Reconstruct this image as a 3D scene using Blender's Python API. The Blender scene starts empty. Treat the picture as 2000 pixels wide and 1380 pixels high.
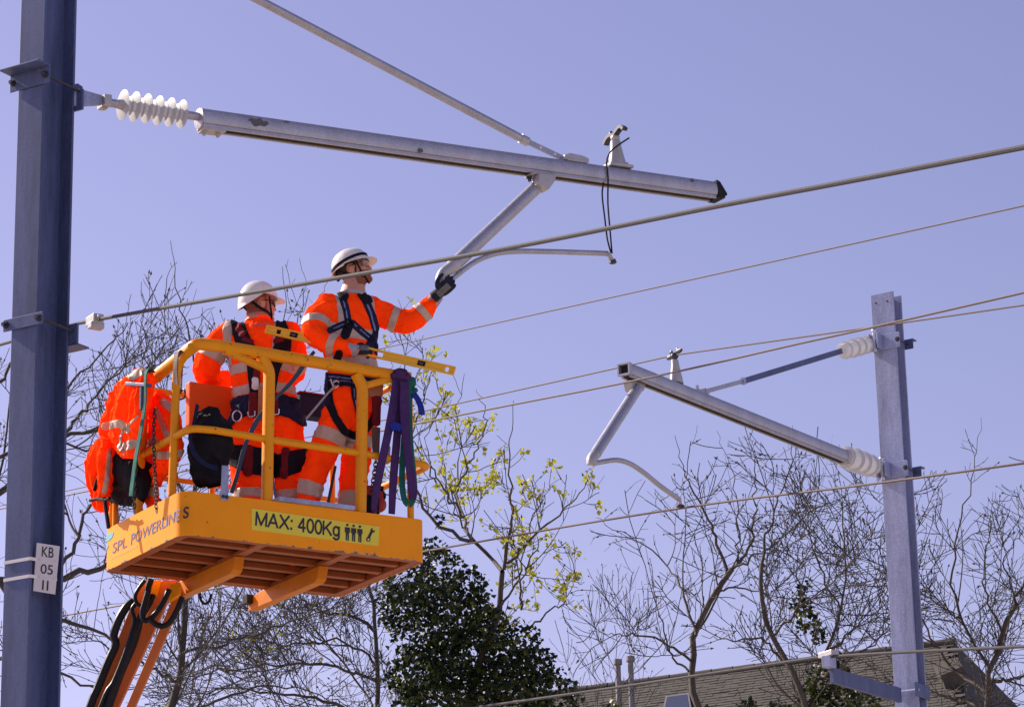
import bpy, bmesh, math, random
import numpy as np
from mathutils import Vector, Matrix, noise

# ------------------------------------------------------------------ camera, sky, sun, exposure
SC = bpy.context.scene
COL = SC.collection
PITCH, ROLL, FPX = math.radians(17.1), math.radians(1.3), 5750.0
CAM = np.array([0.0, 0.0, 1.6])
_F = np.array([0, math.cos(PITCH), math.sin(PITCH)])
_U0 = np.array([0, -math.sin(PITCH), math.cos(PITCH)])
_R0 = np.array([1.0, 0, 0])
_R = _R0 * math.cos(ROLL) - _U0 * math.sin(ROLL)
_U = _R0 * math.sin(ROLL) + _U0 * math.cos(ROLL)
cam_d = bpy.data.cameras.new("camera")
cam_d.sensor_fit = 'HORIZONTAL'
cam_d.sensor_width = 36.0
cam_d.lens = FPX / 2000 * 36.0
cam_d.clip_start = 0.1
cam_d.clip_end = 5000
cam_o = bpy.data.objects.new("camera", cam_d)
COL.objects.link(cam_o)
cam_o.matrix_world = Matrix(((_R[0], _U[0], -_F[0], CAM[0]), (_R[1], _U[1], -_F[1], CAM[1]),
                             (_R[2], _U[2], -_F[2], CAM[2]), (0, 0, 0, 1)))
SC.camera = cam_o

SUN_AZ, SUN_EL = -61.0, 36.0        # degrees; azimuth from +Y (view heading), negative = left
W = bpy.data.worlds.new("World")
SC.world = W
W.use_nodes = True
nt = W.node_tree
sky = nt.nodes.new("ShaderNodeTexSky")
sky.sky_type = 'NISHITA'
sky.sun_disc = False
sky.sun_elevation = math.radians(SUN_EL)
sky.sun_rotation = math.radians(SUN_AZ)
sky.altitude = 0
sky.air_density = 1.0
sky.dust_density = 0.8
sky.ozone_density = 2.0
tint = nt.nodes.new("ShaderNodeMix")
tint.data_type = 'RGBA'
tint.blend_type = 'MULTIPLY'
tint.inputs[0].default_value = 1.0
tint.inputs[7].default_value = (1.39, 0.985, 1.13, 1)     # the photograph's violet white balance, over the whole sky
nt.links.new(sky.outputs[0], tint.inputs[6])
bg = nt.nodes["Background"]
nt.links.new(tint.outputs[2], bg.inputs[0])
bg.inputs[1].default_value = 0.086

sun_d = bpy.data.lights.new("sun", 'SUN')
sun_d.energy = 5.0
sun_d.angle = math.radians(0.53)
sun_d.color = (1.0, 0.90, 0.74)
sun_o = bpy.data.objects.new("sun", sun_d)
COL.objects.link(sun_o)
_az, _el = math.radians(SUN_AZ), math.radians(SUN_EL)
SUNV = Vector((math.sin(_az) * math.cos(_el), math.cos(_az) * math.cos(_el), math.sin(_el)))
sun_o.rotation_euler = SUNV.to_track_quat('Z', 'Y').to_euler()
sun_o.location = (-20, 10, 30)
SC.view_settings.view_transform = 'Standard'
SC.view_settings.look = 'None'
SC.view_settings.gamma = 1
SC.view_settings.use_curve_mapping = False
SC.view_settings.exposure = 0.58

# ------------------------------------------------------------------ pixel -> place helpers
def ray(px, py):
    return _F * FPX + _R * (px - 1000) - _U * (py - 690)
def at(px, py, Y):
    d = ray(px, py); return CAM + d * (Y / d[1])
def on_plane(px, py, P0, n):
    d = ray(px, py); n = np.asarray(n, float)
    return CAM + d * (((np.asarray(P0) - CAM) @ n) / (d @ n))
def azdir(a):
    a = math.radians(a); return np.array([math.sin(a), math.cos(a), 0.0])
def vplane(px, py, P0, az):                      # on the upright plane through P0 that runs along azimuth az
    d = azdir(az); return on_plane(px, py, P0, (d[1], -d[0], 0))
def proj(P):
    v = np.asarray(P) - CAM; z = v @ _F
    return np.stack([1000 + FPX * (v @ _R) / z, 690 - FPX * (v @ _U) / z], -1)
def nrm(v):
    v = np.asarray(v, float); l = np.linalg.norm(v); return v / l if l > 1e-12 else v
Z = np.array([0, 0, 1.0])

# ------------------------------------------------------------------ materials
def _noise(nt, scale, detail=4, rough=0.6, vec=None, stretch=None):
    n = nt.nodes.new("ShaderNodeTexNoise")
    n.inputs["Scale"].default_value = scale
    n.inputs["Detail"].default_value = detail
    n.inputs["Roughness"].default_value = rough
    tc = nt.nodes.new("ShaderNodeTexCoord")
    if stretch is not None:
        mp = nt.nodes.new("ShaderNodeMapping")
        mp.inputs["Scale"].default_value = stretch
        nt.links.new(tc.outputs["Object"], mp.inputs[0])
        nt.links.new(mp.outputs[0], n.inputs["Vector"])
    else:
        nt.links.new(tc.outputs["Object"], n.inputs["Vector"])
    return n
def _ramp(nt, src, stops):
    r = nt.nodes.new("ShaderNodeValToRGB")
    el = r.color_ramp.elements
    while len(el) < len(stops): el.new(0.5)
    for e, (p, c) in zip(el, stops):
        e.position = p; e.color = c if len(c) == 4 else (*c, 1)
    nt.links.new(src, r.inputs[0])
    return r
def mat(name, col, rough=0.5, metal=0.0, var=0.15, scale=6, bump=0.0, bscale=60, stretch=None,
        chips=None, chip_t=0.68, chip_scale=9, diffuse=False, spec=0.5, transl=0.0, transm=0.0, coat=0.0, attr=None):
    m = bpy.data.materials.new(name)
    m.use_nodes = True
    nt = m.node_tree
    b = nt.nodes["Principled BSDF"]
    out = nt.nodes["Material Output"]
    c = np.array(col, float)
    n = _noise(nt, scale, 5, 0.65, stretch=stretch)
    r = _ramp(nt, n.outputs["Fac"], [(0.25, tuple(c * (1 - var))), (0.55, tuple(c)), (0.8, tuple(c * (1 + var * 0.8)))])
    colout = r.outputs[0]
    if diffuse:      # ramp colours clamp at nothing; keep factors above one for the fluorescent dye
        pass
    if chips is not None:
        n2 = _noise(nt, chip_scale, 8, 0.7)
        r2 = _ramp(nt, n2.outputs["Fac"], [(chip_t, (0, 0, 0)), (chip_t + 0.03, (1, 1, 1))])
        mx = nt.nodes.new("ShaderNodeMix"); mx.data_type = 'RGBA'
        nt.links.new(r2.outputs[0], mx.inputs[0]); nt.links.new(colout, mx.inputs[6])
        mx.inputs[7].default_value = (*chips, 1)
        colout = mx.outputs[2]
    nt.links.new(colout, b.inputs["Base Color"])
    b.inputs["Roughness"].default_value = rough
    b.inputs["Metallic"].default_value = metal
    b.inputs["Specular IOR Level"].default_value = spec
    b.inputs["Transmission Weight"].default_value = transm
    b.inputs["Coat Weight"].default_value = coat
    nr = None
    if bump > 0:
        nb = _noise(nt, bscale, 4, 0.6, stretch=stretch)
        bp = nt.nodes.new("ShaderNodeBump")
        bp.inputs["Strength"].default_value = bump
        bp.inputs["Distance"].default_value = 0.01
        nt.links.new(nb.outputs["Fac"], bp.inputs["Height"])
        nt.links.new(bp.outputs[0], b.inputs["Normal"]); nr = bp
    if diffuse or transl:
        d = nt.nodes.new("ShaderNodeBsdfDiffuse" if diffuse else "ShaderNodeBsdfTranslucent")
        nt.links.new(colout, d.inputs["Color"])
        if nr: nt.links.new(nr.outputs[0], d.inputs["Normal"])
        mx = nt.nodes.new("ShaderNodeMixShader")
        mx.inputs[0].default_value = 0.92 if diffuse else transl
        nt.links.new(b.outputs[0], mx.inputs[1]); nt.links.new(d.outputs[0], mx.inputs[2])
        last = mx
        if diffuse and transl:
            t = nt.nodes.new("ShaderNodeBsdfTranslucent")
            nt.links.new(colout, t.inputs["Color"])
            m2 = nt.nodes.new("ShaderNodeMixShader"); m2.inputs[0].default_value = transl
            nt.links.new(mx.outputs[0], m2.inputs[1]); nt.links.new(t.outputs[0], m2.inputs[2]); last = m2
        nt.links.new(last.outputs[0], out.inputs[0])
    return m

M = {}
def galv(name, col, var, rough=0.45, metal=0.35, bump=0.10, s2=60):
    m = bpy.data.materials.new(name); m.use_nodes = True
    nt = m.node_tree; b = nt.nodes["Principled BSDF"]
    c = np.array(col)
    n1 = _noise(nt, 5.0, 7, 0.72, stretch=(1, 1, 0.18))
    n2 = _noise(nt, s2, 3, 0.6)
    r1 = _ramp(nt, n1.outputs["Fac"], [(0.3, tuple(c * (1 - var))), (0.5, tuple(c)), (0.72, tuple(np.minimum(c * (1 + var), 1)))])
    r2 = _ramp(nt, n2.outputs["Fac"], [(0.35, (0.78, 0.78, 0.8)), (0.65, (1.12, 1.12, 1.12))])
    mx = nt.nodes.new("ShaderNodeMix"); mx.data_type = 'RGBA'; mx.blend_type = 'MULTIPLY'; mx.inputs[0].default_value = 0.8
    nt.links.new(r1.outputs[0], mx.inputs[6]); nt.links.new(r2.outputs[0], mx.inputs[7])
    n3 = _noise(nt, 2.2, 8, 0.75)
    r3 = _ramp(nt, n3.outputs["Fac"], [(0.64, (0, 0, 0)), (0.70, (0.55, 0.55, 0.55))])
    m3 = nt.nodes.new("ShaderNodeMix"); m3.data_type = 'RGBA'
    nt.links.new(r3.outputs[0], m3.inputs[0]); nt.links.new(mx.outputs[2], m3.inputs[6])
    m3.inputs[7].default_value = (*(c * 0.45), 1)
    nt.links.new(m3.outputs[2], b.inputs["Base Color"])
    b.inputs["Metallic"].default_value = metal
    rr = _ramp(nt, n2.outputs["Fac"], [(0.3, (rough - 0.1,) * 3), (0.7, (rough + 0.15,) * 3)])
    nt.links.new(rr.outputs[0], b.inputs["Roughness"])
    bp = nt.nodes.new("ShaderNodeBump"); bp.inputs["Strength"].default_value = bump; bp.inputs["Distance"].default_value = 0.01
    nt.links.new(n2.outputs["Fac"], bp.inputs["Height"]); nt.links.new(bp.outputs[0], b.inputs["Normal"])
    return m
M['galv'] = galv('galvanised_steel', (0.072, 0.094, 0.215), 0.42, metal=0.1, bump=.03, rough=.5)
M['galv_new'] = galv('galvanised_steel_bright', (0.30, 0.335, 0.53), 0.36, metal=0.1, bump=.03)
M['alu'] = galv('aluminium', (0.40, 0.40, 0.47), 0.15, rough=0.38, metal=0.45, bump=.04, s2=90)
M['alu_cast'] = mat('cast_aluminium', (0.42, 0.41, 0.43), 0.45, 0.3, 0.16, 12, bump=0.1)
M['insul'] = mat('insulator_silicone', (0.70, 0.70, 0.74), 0.42, 0, 0.05, 8, transl=0.5)
M['rubber'] = mat('black_rubber', (0.02, 0.02, 0.025), 0.6, 0, 0.3, 10, bump=0.1, spec=0.12)
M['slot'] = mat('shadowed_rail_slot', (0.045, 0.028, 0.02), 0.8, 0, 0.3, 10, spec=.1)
M['scuff'] = mat('dark_scuff', (0.10, 0.10, 0.115), 0.7, 0, 0.4, 60)
M['steel_dark'] = mat('dark_bolt_steel', (0.06, 0.06, 0.075), 0.45, 0.6, 0.3, 30)
M['wire_grey'] = mat('stranded_aluminium_cable', (0.078, 0.075, 0.085), 0.75, 0.0, 0.15, 60, bump=0.2, bscale=160, spec=.2)
M['wire_cu'] = mat('copper_wire', (0.10, 0.062, 0.06), 0.7, 0.0, 0.2, 30)
M['yellow'] = mat('yellow_lift_paint', (0.88, 0.305, 0.008), 0.48, 0, 0.10, 2.5, bump=0.03, bscale=40,
                  chips=(0.10, 0.055, 0.03), chip_t=0.74, chip_scale=14, spec=0.15)
M['yellow_rail'] = mat('yellow_rail_paint', (0.82, 0.31, 0.008), 0.42, 0, 0.12, 4, bump=0.03, bscale=50,
                       chips=(0.07, 0.04, 0.03), chip_t=0.625, chip_scale=24, spec=0.18)
M['orange_under'] = mat('shade_darkened_underframe_paint', (0.30, 0.060, 0.007), 0.65, 0, 0.22, 7, bump=0.08, bscale=50,  # shade below the basket is put into this paint colour
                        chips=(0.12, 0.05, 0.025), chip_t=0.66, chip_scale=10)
M['floor_under'] = mat('shade_darkened_floor_underside', (0.085, 0.018, 0.006), 0.8, 0, 0.35, 9, bump=0.2, bscale=80)  # floor colour darkened and reddened to carry the underside shade
M['arm_orange'] = mat('lift_arm_orange_paint', (0.52, 0.115, 0.010), 0.5, 0, 0.14, 4, chips=(0.1, 0.05, 0.03), chip_t=0.72)
M['beam'] = mat('shaded_fork_beam_paint', (0.58, 0.175, 0.008), 0.5, 0, 0.15, 6, chips=(0.12, 0.06, 0.03), chip_t=0.66, chip_scale=16, spec=.15)  # paint kept darker to carry the shading on the beam sides
M['sign_yellow'] = mat('warning_label_yellow', (0.72, 0.60, 0.03), 0.4, 0, 0.08, 5, chips=(0.45, 0.30, 0.05), chip_t=0.72, chip_scale=18)
M['black_print'] = mat('black_print', (0.012, 0.012, 0.03), 0.5, 0, 0.1, 5, chips=(0.3, 0.2, 0.06), chip_t=0.76, chip_scale=40)
M['navy_print'] = mat('navy_print', (0.10, 0.11, 0.24), 0.5, 0, 0.2, 20)
M['faint_print'] = mat('faded_print', (0.55, 0.40, 0.22), 0.5, 0, 0.2, 20)
M['teal_print'] = mat('teal_print', (0.12, 0.42, 0.52), 0.5, 0, 0.15, 20)
M['plate_white'] = mat('white_number_plate', (0.62, 0.58, 0.62), 0.4, 0, 0.06, 8)
M['tie_white'] = mat('white_cable_tie', (0.75, 0.73, 0.74), 0.4, 0, 0.05, 8)
M['hose'] = mat('black_hydraulic_hose', (0.016, 0.016, 0.022), 0.35, 0, 0.3, 20, bump=0.1, spec=0.12)
M['fluo'] = mat('fluorescent_orange_fabric', (1.0, 0.085, 0.006), 0.8, 0, 0.10, 9, bump=0.8, bscale=17, diffuse=True, transl=0.14)
M['fluo_dull'] = mat('orange_panel_paint', (0.80, 0.10, 0.008), 0.6, 0, 0.12, 5, spec=.2)
M['reflect'] = mat('bounce_warmed_silver_tape', (0.50, 0.37, 0.31), 0.55, 0.1, 0.10, 25, bump=0.15, bscale=150)  # silver tape with orange bounce light mixed into its base colour
M['grey_cloth'] = mat('grey_ribbed_cuff', (0.33, 0.33, 0.38), 0.85, 0, 0.15, 40, bump=0.3, bscale=200)
M['web_navy'] = mat('navy_harness_webbing', (0.014, 0.018, 0.06), 0.7, 0, 0.3, 40, bump=0.4, bscale=250, spec=0.12)
M['web_black'] = mat('black_harness_padding', (0.010, 0.010, 0.018), 0.75, 0, 0.3, 30, bump=0.3, bscale=160, spec=0.12)
M['web_stripe'] = mat('pale_blue_webbing_stripe', (0.16, 0.21, 0.42), 0.7, 0, 0.2, 40)
M['maroon'] = mat('maroon_padding', (0.16, 0.012, 0.02), 0.75, 0, 0.25, 30, bump=0.2, spec=0.12)
M['tan'] = mat('tan_leather_frog', (0.42, 0.16, 0.07), 0.7, 0, 0.2, 20)
M['skin'] = mat('skin', (0.52, 0.24, 0.17), 0.5, 0, 0.08, 14, bump=0.05, bscale=200)
M['beard'] = mat('reddish_brown_beard', (0.26, 0.085, 0.05), 0.85, 0, 0.3, 60, bump=0.5, bscale=250)
M['hair'] = mat('dark_hair', (0.03, 0.02, 0.018), 0.7, 0, 0.3, 60, bump=0.4, bscale=250)
M['hat'] = mat('white_helmet_shell', (0.80, 0.76, 0.77), 0.3, 0, 0.03, 6, transl=0.10)
M['glove'] = mat('dark_navy_glove', (0.022, 0.024, 0.045), 0.7, 0, 0.4, 25, bump=0.4, bscale=120, spec=0.12)
M['glove_grey'] = mat('grey_glove_back', (0.14, 0.14, 0.15), 0.75, 0, 0.3, 40, bump=0.4, bscale=160)
M['lens'] = mat('smoked_lens', (0.05, 0.06, 0.09), 0.08, 0, 0.05, 5, spec=0.8)
M['clear_lens'] = mat('clear_visor', (0.7, 0.68, 0.72), 0.1, 0, 0.03, 5, transm=0.75)
M['boot'] = mat('grey_boot_leather', (0.26, 0.25, 0.27), 0.6, 0, 0.2, 20, bump=0.2)
M['level'] = mat('yellow_spirit_level', (0.80, 0.43, 0.012), 0.4, 0, 0.06, 6, chips=(0.3, 0.2, 0.05), chip_t=0.76)
M['purple'] = mat('purple_lifting_sling', (0.065, 0.028, 0.125), 0.75, 0, 0.25, 25, bump=0.35, bscale=150, spec=0.12)
M['green'] = mat('green_lifting_sling', (0.018, 0.13, 0.115), 0.75, 0, 0.25, 25, bump=0.35, bscale=150, spec=0.12)
M['blue'] = mat('blue_strap', (0.02, 0.035, 0.30), 0.7, 0, 0.2, 25, bump=0.3, bscale=150, spec=0.12)
M['lanyard'] = mat('slate_blue_lanyard', (0.05, 0.09, 0.16), 0.75, 0, 0.2, 30, bump=0.3, bscale=150, spec=0.12)
M['brown_strap'] = mat('faded_brown_strap', (0.13, 0.085, 0.085), 0.8, 0, 0.2, 30, bump=0.3)
M['bag_black'] = mat('black_bag_nylon', (0.010, 0.010, 0.016), 0.7, 0, 0.4, 12, bump=0.3, bscale=60, spec=0.12)
M['steel'] = mat('bright_steel', (0.62, 0.62, 0.66), 0.25, 0.9, 0.1, 20)
M['chain'] = mat('dark_chain_steel', (0.09, 0.07, 0.06), 0.5, 0.7, 0.3, 30)
M['red'] = mat('red_hoist_paint', (0.40, 0.025, 0.018), 0.45, 0, 0.2, 12)
M['bark'] = mat('bare_branch_bark', (0.060, 0.050, 0.047), 0.85, 0, 0.35, 14, bump=0.4, bscale=60)
M['bark_pale'] = mat('pale_branch_bark', (0.082, 0.066, 0.056), 0.85, 0, 0.35, 10, bump=0.4, bscale=60)
M['twig'] = mat('twig_bark', (0.046, 0.040, 0.040), 0.85, 0, 0.3, 3)
M['bud'] = mat('grey_green_bud', (0.085, 0.078, 0.058), 0.8, 0, 0.3, 3)
M['leaf_young'] = mat('young_yellow_green_leaf', (0.46, 0.45, 0.03), 0.55, 0, 0.3, 2.5, transl=0.45)
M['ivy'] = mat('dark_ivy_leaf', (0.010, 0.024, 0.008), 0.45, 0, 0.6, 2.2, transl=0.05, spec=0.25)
M['ivy_lit'] = mat('sunlit_ivy_leaf', (0.062, 0.080, 0.012), 0.42, 0, 0.5, 2.2, transl=0.2, spec=0.35)  # lighter ivy copy, warm sunlight put into its colour
M['slate'] = mat('weathered_roof_tile', (0.068, 0.061, 0.056), 0.9, 0, 0.35, 3.5, bump=0.4, bscale=30)
M['brick'] = mat('house_wall_render', (0.36, 0.30, 0.25), 0.85, 0, 0.15, 3, bump=0.2)
M['flue'] = mat('grey_flue_pipe', (0.20, 0.19, 0.20), 0.5, 0.3, 0.25, 6)
M['glass_dark'] = mat('window_glass', (0.04, 0.05, 0.09), 0.08, 0, 0.1, 3, spec=0.8)
M['frame_white'] = mat('white_window_frame', (0.6, 0.6, 0.62), 0.5, 0, 0.08, 5)
M['ground'] = mat('track_ballast_ground', (0.40, 0.35, 0.29), 0.9, 0, 0.2, 1.5, bump=0.6, bscale=12)
M['chassis'] = mat('vehicle_chassis_paint', (0.55, 0.25, 0.03), 0.45, 0, 0.12, 3)
# toe board: the same paint, rubbed to grey primer and rust along its lower edge
M['toe'] = mat('worn_yellow_panel_paint', (0.93, 0.325, 0.008), 0.48, 0, 0.10, 2.5, bump=0.03, bscale=40, chips=(0.16, 0.08, 0.04), chip_t=0.665, chip_scale=20, spec=0.15)
def _worn(m):
    nt = m.node_tree; b = nt.nodes["Principled BSDF"]; src = b.inputs["Base Color"].links[0].from_socket
    tc = nt.nodes.new("ShaderNodeTexCoord"); sx = nt.nodes.new("ShaderNodeSeparateXYZ"); nt.links.new(tc.outputs["Object"], sx.inputs[0])
    n = _noise(nt, 11, 7, 0.75); n2 = _noise(nt, 2.0, 2, 0.5)
    mp = nt.nodes.new("ShaderNodeMapRange"); mp.inputs[1].default_value = 0.0; mp.inputs[2].default_value = 0.05; mp.inputs[3].default_value = 0.16; mp.inputs[4].default_value = -0.25
    nt.links.new(sx.outputs[2], mp.inputs[0])
    ad = nt.nodes.new("ShaderNodeMath"); ad.operation = 'ADD'; nt.links.new(n.outputs["Fac"], ad.inputs[0]); nt.links.new(mp.outputs[0], ad.inputs[1])
    a2 = nt.nodes.new("ShaderNodeMath"); a2.operation = 'MULTIPLY_ADD'; nt.links.new(n2.outputs["Fac"], a2.inputs[0]); a2.inputs[1].default_value = 0.5; nt.links.new(ad.outputs[0], a2.inputs[2])
    r = _ramp(nt, a2.outputs[0], [(0.90, (0, 0, 0)), (0.95, (1, 1, 1))])
    mx = nt.nodes.new("ShaderNodeMix"); mx.data_type = 'RGBA'; nt.links.new(r.outputs[0], mx.inputs[0]); nt.links.new(src, mx.inputs[6])
    rc_ = _ramp(nt, n.outputs["Fac"], [(0.45, (0.30, 0.30, 0.32)), (0.62, (0.10, 0.09, 0.09))]); nt.links.new(rc_.outputs[0], mx.inputs[7])
    nt.links.new(mx.outputs[2], b.inputs["Base Color"])
_worn(M['toe'])
# the dye of hi-vis cloth re-emits daylight: its reflectance factor in the red lies above one
_nt = M['fluo'].node_tree
for _n in _nt.nodes:
    if _n.bl_idname == 'ShaderNodeValToRGB':
        for _e, _k in zip(_n.color_ramp.elements, (0.80, 1.0, 1.08)):
            _e.color = (1.55 * _k, 0.088 * _k, 0.006 * _k, 1)

# ------------------------------------------------------------------ mesh building
LOC = {}
class MB:
    def __init__(s): s.v = []; s.f = []; s.m = []
    def add(s, V, F, mi=0):
        o = len(s.v); s.v.extend([tuple(map(float, p)) for p in V])
        s.f.extend([tuple(i + o for i in f) for f in F]); s.m.extend([mi] * len(F)); return s
    def box(s, c, a, b, d, mi=0):           # centre and three half vectors
        c, a, b, d = map(lambda q: np.asarray(q, float), (c, a, b, d))
        V = [c + i * a + j * b + k * d for k in (-1, 1) for j in (-1, 1) for i in (-1, 1)]
        F = [(0, 2, 3, 1), (4, 5, 7, 6), (0, 1, 5, 4), (2, 6, 7, 3), (0, 4, 6, 2), (1, 3, 7, 5)]
        if np.dot(np.cross(a, b), d) < 0: F = [f[::-1] for f in F]
        return s.add(V, F, mi)
    def beam(s, p0, p1, w, h, up=Z, mi=0):
        p0, p1 = np.asarray(p0, float), np.asarray(p1, float)
        t = nrm(p1 - p0); sd = nrm(np.cross(t, up)); u = np.cross(sd, t)
        return s.box((p0 + p1) / 2, (p1 - p0) / 2, sd * w / 2, u * h / 2, mi)
    def sweep(s, pts, sec, up=None, cap=True, scale=None, closed=False, mi=0):
        P = [np.asarray(p, float) for p in pts]; n = len(P); k = len(sec)
        T = []
        for i in range(n):
            if closed: a, b = P[i - 1], P[(i + 1) % n]
            else: a, b = P[max(i - 1, 0)], P[min(i + 1, n - 1)]
            d1 = nrm(P[i] - a) if np.linalg.norm(P[i] - a) > 1e-9 else 0
            d2 = nrm(b - P[i]) if np.linalg.norm(b - P[i]) > 1e-9 else 0
            T.append(nrm(d1 + d2))
        V = []
        if up is None:
            r = Z if abs(T[0][2]) < 0.9 else np.array([1.0, 0, 0])
        sd = None
        for i in range(n):
            t = T[i]
            if up is not None:
                uu = np.asarray(up(i) if callable(up) else up, float)
                sd = nrm(np.cross(t, uu))
            elif sd is None: sd = nrm(np.cross(t, r))
            else: sd = nrm(sd - t * (sd @ t))
            u = np.cross(sd, t)
            sc = 1.0 if scale is None else scale[i]
            for a, b in sec: V.append(P[i] + sd * (a * sc) + u * (b * sc))
        F = []
        for i in range(n if closed else n - 1):
            j = (i + 1) % n
            for q in range(k):
                r2 = (q + 1) % k
                F.append((j * k + q, j * k + r2, i * k + r2, i * k + q))
        if cap and not closed:
            F.append(tuple(range(k))); F.append(tuple((n - 1) * k + q for q in range(k - 1, -1, -1)))
        return s.add(V, F, mi)
    def tube(s, pts, r, n=10, cap=True, closed=False, mi=0):
        sec = [(math.cos(2 * math.pi * q / n), math.sin(2 * math.pi * q / n)) for q in range(n)]
        rr = r if hasattr(r, '__len__') else [r] * len(pts)
        return s.sweep(pts, sec, None, cap, rr, closed, mi)
    def lathe(s, p0, axis, prof, n=24, mi=0):
        axis = nrm(axis); a = nrm(np.cross(axis, Z if abs(axis[2]) < 0.9 else [1, 0, 0])); b = np.cross(axis, a)
        V = []; k = len(prof)
        for (h, r) in prof:
            for q in range(n):
                an = 2 * math.pi * q / n
                V.append(np.asarray(p0) + axis * h + (a * math.cos(an) + b * math.sin(an)) * max(r, 1e-4))
        F = [(i * n + q, i * n + (q + 1) % n, (i + 1) * n + (q + 1) % n, (i + 1) * n + q) for i in range(k - 1) for q in range(n)]
        F.append(tuple(range(n - 1, -1, -1))); F.append(tuple((k - 1) * n + q for q in range(n)))
        return s.add(V, F, mi)
    def ell(s, c, ax, nu=16, nv=10, mi=0):
        c = np.asarray(c, float); A, B, C = [np.asarray(q, float) for q in ax]
        V = [c + C]; F = []
        for i in range(1, nv):
            th = math.pi * i / nv
            for q in range(nu):
                ph = 2 * math.pi * q / nu
                V.append(c + A * math.sin(th) * math.cos(ph) + B * math.sin(th) * math.sin(ph) + C * math.cos(th))
        V.append(c - C)
        for q in range(nu): F.append((0, 1 + q, 1 + (q + 1) % nu))
        for i in range(nv - 2):
            for q in range(nu):
                a = 1 + i * nu + q; b = 1 + i * nu + (q + 1) % nu
                F.append((a, a + nu, b + nu, b))
        e = len(V) - 1
        for q in range(nu): F.append((e, 1 + (nv - 2) * nu + (q + 1) % nu, 1 + (nv - 2) * nu + q))
        if np.dot(np.cross(A, B), C) < 0: F = [f[::-1] for f in F]
        return s.add(V, F, mi)
    def prism(s, poly, vec, mi=0):
        P = [np.asarray(p, float) for p in poly]; vec = np.asarray(vec, float); n = len(P)
        nn = sum(np.cross(P[i] - P[0], P[(i + 1) % n] - P[0]) for i in range(1, n - 1))
        if nn @ vec > 0: P = P[::-1]
        V = P + [p + vec for p in P]
        F = [tuple(range(n)), tuple(range(2 * n - 1, n - 1, -1))] + [((i + 1) % n, i, n + i, n + (i + 1) % n) for i in range(n)]
        return s.add(V, F, mi)
    def loft(s, rings, cap=True, mi=0):
        k = len(rings[0]); V = [p for r in rings for p in r]
        F = [(i * k + q, i * k + (q + 1) % k, (i + 1) * k + (q + 1) % k, (i + 1) * k + q) for i in range(len(rings) - 1) for q in range(k)]
        if cap: F.append(tuple(range(k - 1, -1, -1))); F.append(tuple((len(rings) - 1) * k + q for q in range(k)))
        return s.add(V, F, mi)
    def build(s, name, mats, parent=None, smooth=35, bevel=0, solid=0, fixn=False):
        V = np.array(s.v); lo = V.min(0); hi = V.max(0)
        base = np.array([(lo[0] + hi[0]) / 2, (lo[1] + hi[1]) / 2, lo[2]])
        me = bpy.data.meshes.new(name)
        me.from_pydata((V - base).tolist(), [], s.f)
        return finish(me, name, mats, base, parent, smooth, bevel, solid, s.m, fixn)
def finish(me, name, mats, base, parent=None, smooth=35, bevel=0, solid=0, midx=None, fixn=False):
    mats = mats if isinstance(mats, (list, tuple)) else [mats]
    for m in mats: me.materials.append(M[m])
    if midx is not None and len(mats) > 1: me.polygons.foreach_set("material_index", midx)
    if fixn:
        bm = bmesh.new(); bm.from_mesh(me); bmesh.ops.recalc_face_normals(bm, faces=bm.faces); bm.to_mesh(me); bm.free()
    if smooth:
        me.polygons.foreach_set("use_smooth", [True] * len(me.polygons))
        if smooth < 180: me.set_sharp_from_angle(angle=math.radians(smooth))
    me.update()
    o = bpy.data.objects.new(name, me); COL.objects.link(o)
    pl = LOC[parent.name] if parent is not None else np.zeros(3)
    if parent is not None: o.parent = parent
    o.location = tuple(base - pl); LOC[o.name] = np.array(base)
    if bevel:
        md = o.modifiers.new("bevel", 'BEVEL'); md.width = bevel; md.segments = 2; md.limit_method = 'ANGLE'
        md.harden_normals = False
    if solid:
        md = o.modifiers.new("solid", 'SOLIDIFY'); md.thickness = abs(solid); md.offset = -1 if solid > 0 else 1
    return o
def mesh_np(V, Q):                        # quads or triangles from numpy
    me = bpy.data.meshes.new("m"); k = Q.shape[1]
    me.vertices.add(len(V)); me.vertices.foreach_set("co", np.ascontiguousarray(V, dtype=np.float32).ravel())
    me.loops.add(Q.size); me.loops.foreach_set("vertex_index", np.ascontiguousarray(Q, dtype=np.int32).ravel())
    me.polygons.add(len(Q)); me.polygons.foreach_set("loop_start", np.arange(0, Q.size, k, dtype=np.int32))
    me.update(calc_edges=True); return me
def build_np(name, V, Q, mats, parent=None, smooth=180, **kw):
    V = np.asarray(V); lo = V.min(0); hi = V.max(0)
    base = np.array([(lo[0] + hi[0]) / 2, (lo[1] + hi[1]) / 2, lo[2]])
    me = mesh_np(V - base, np.asarray(Q)); me.name = name
    return finish(me, name, mats, base, parent, smooth, **kw)
def thing(name, loc, label, cat, group=None):
    o = bpy.data.objects.new(name, None); COL.objects.link(o); o.empty_display_size = 0.1
    o.location = tuple(map(float, loc)); LOC[o.name] = np.array(loc, float)
    return tag(o, label, cat, group)
def tag(o, label=None, cat=None, group=None, kind=None):
    if label: o['label'] = label
    if cat: o['category'] = cat
    if group: o['group'] = group
    if kind: o['kind'] = kind
    return o
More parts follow.
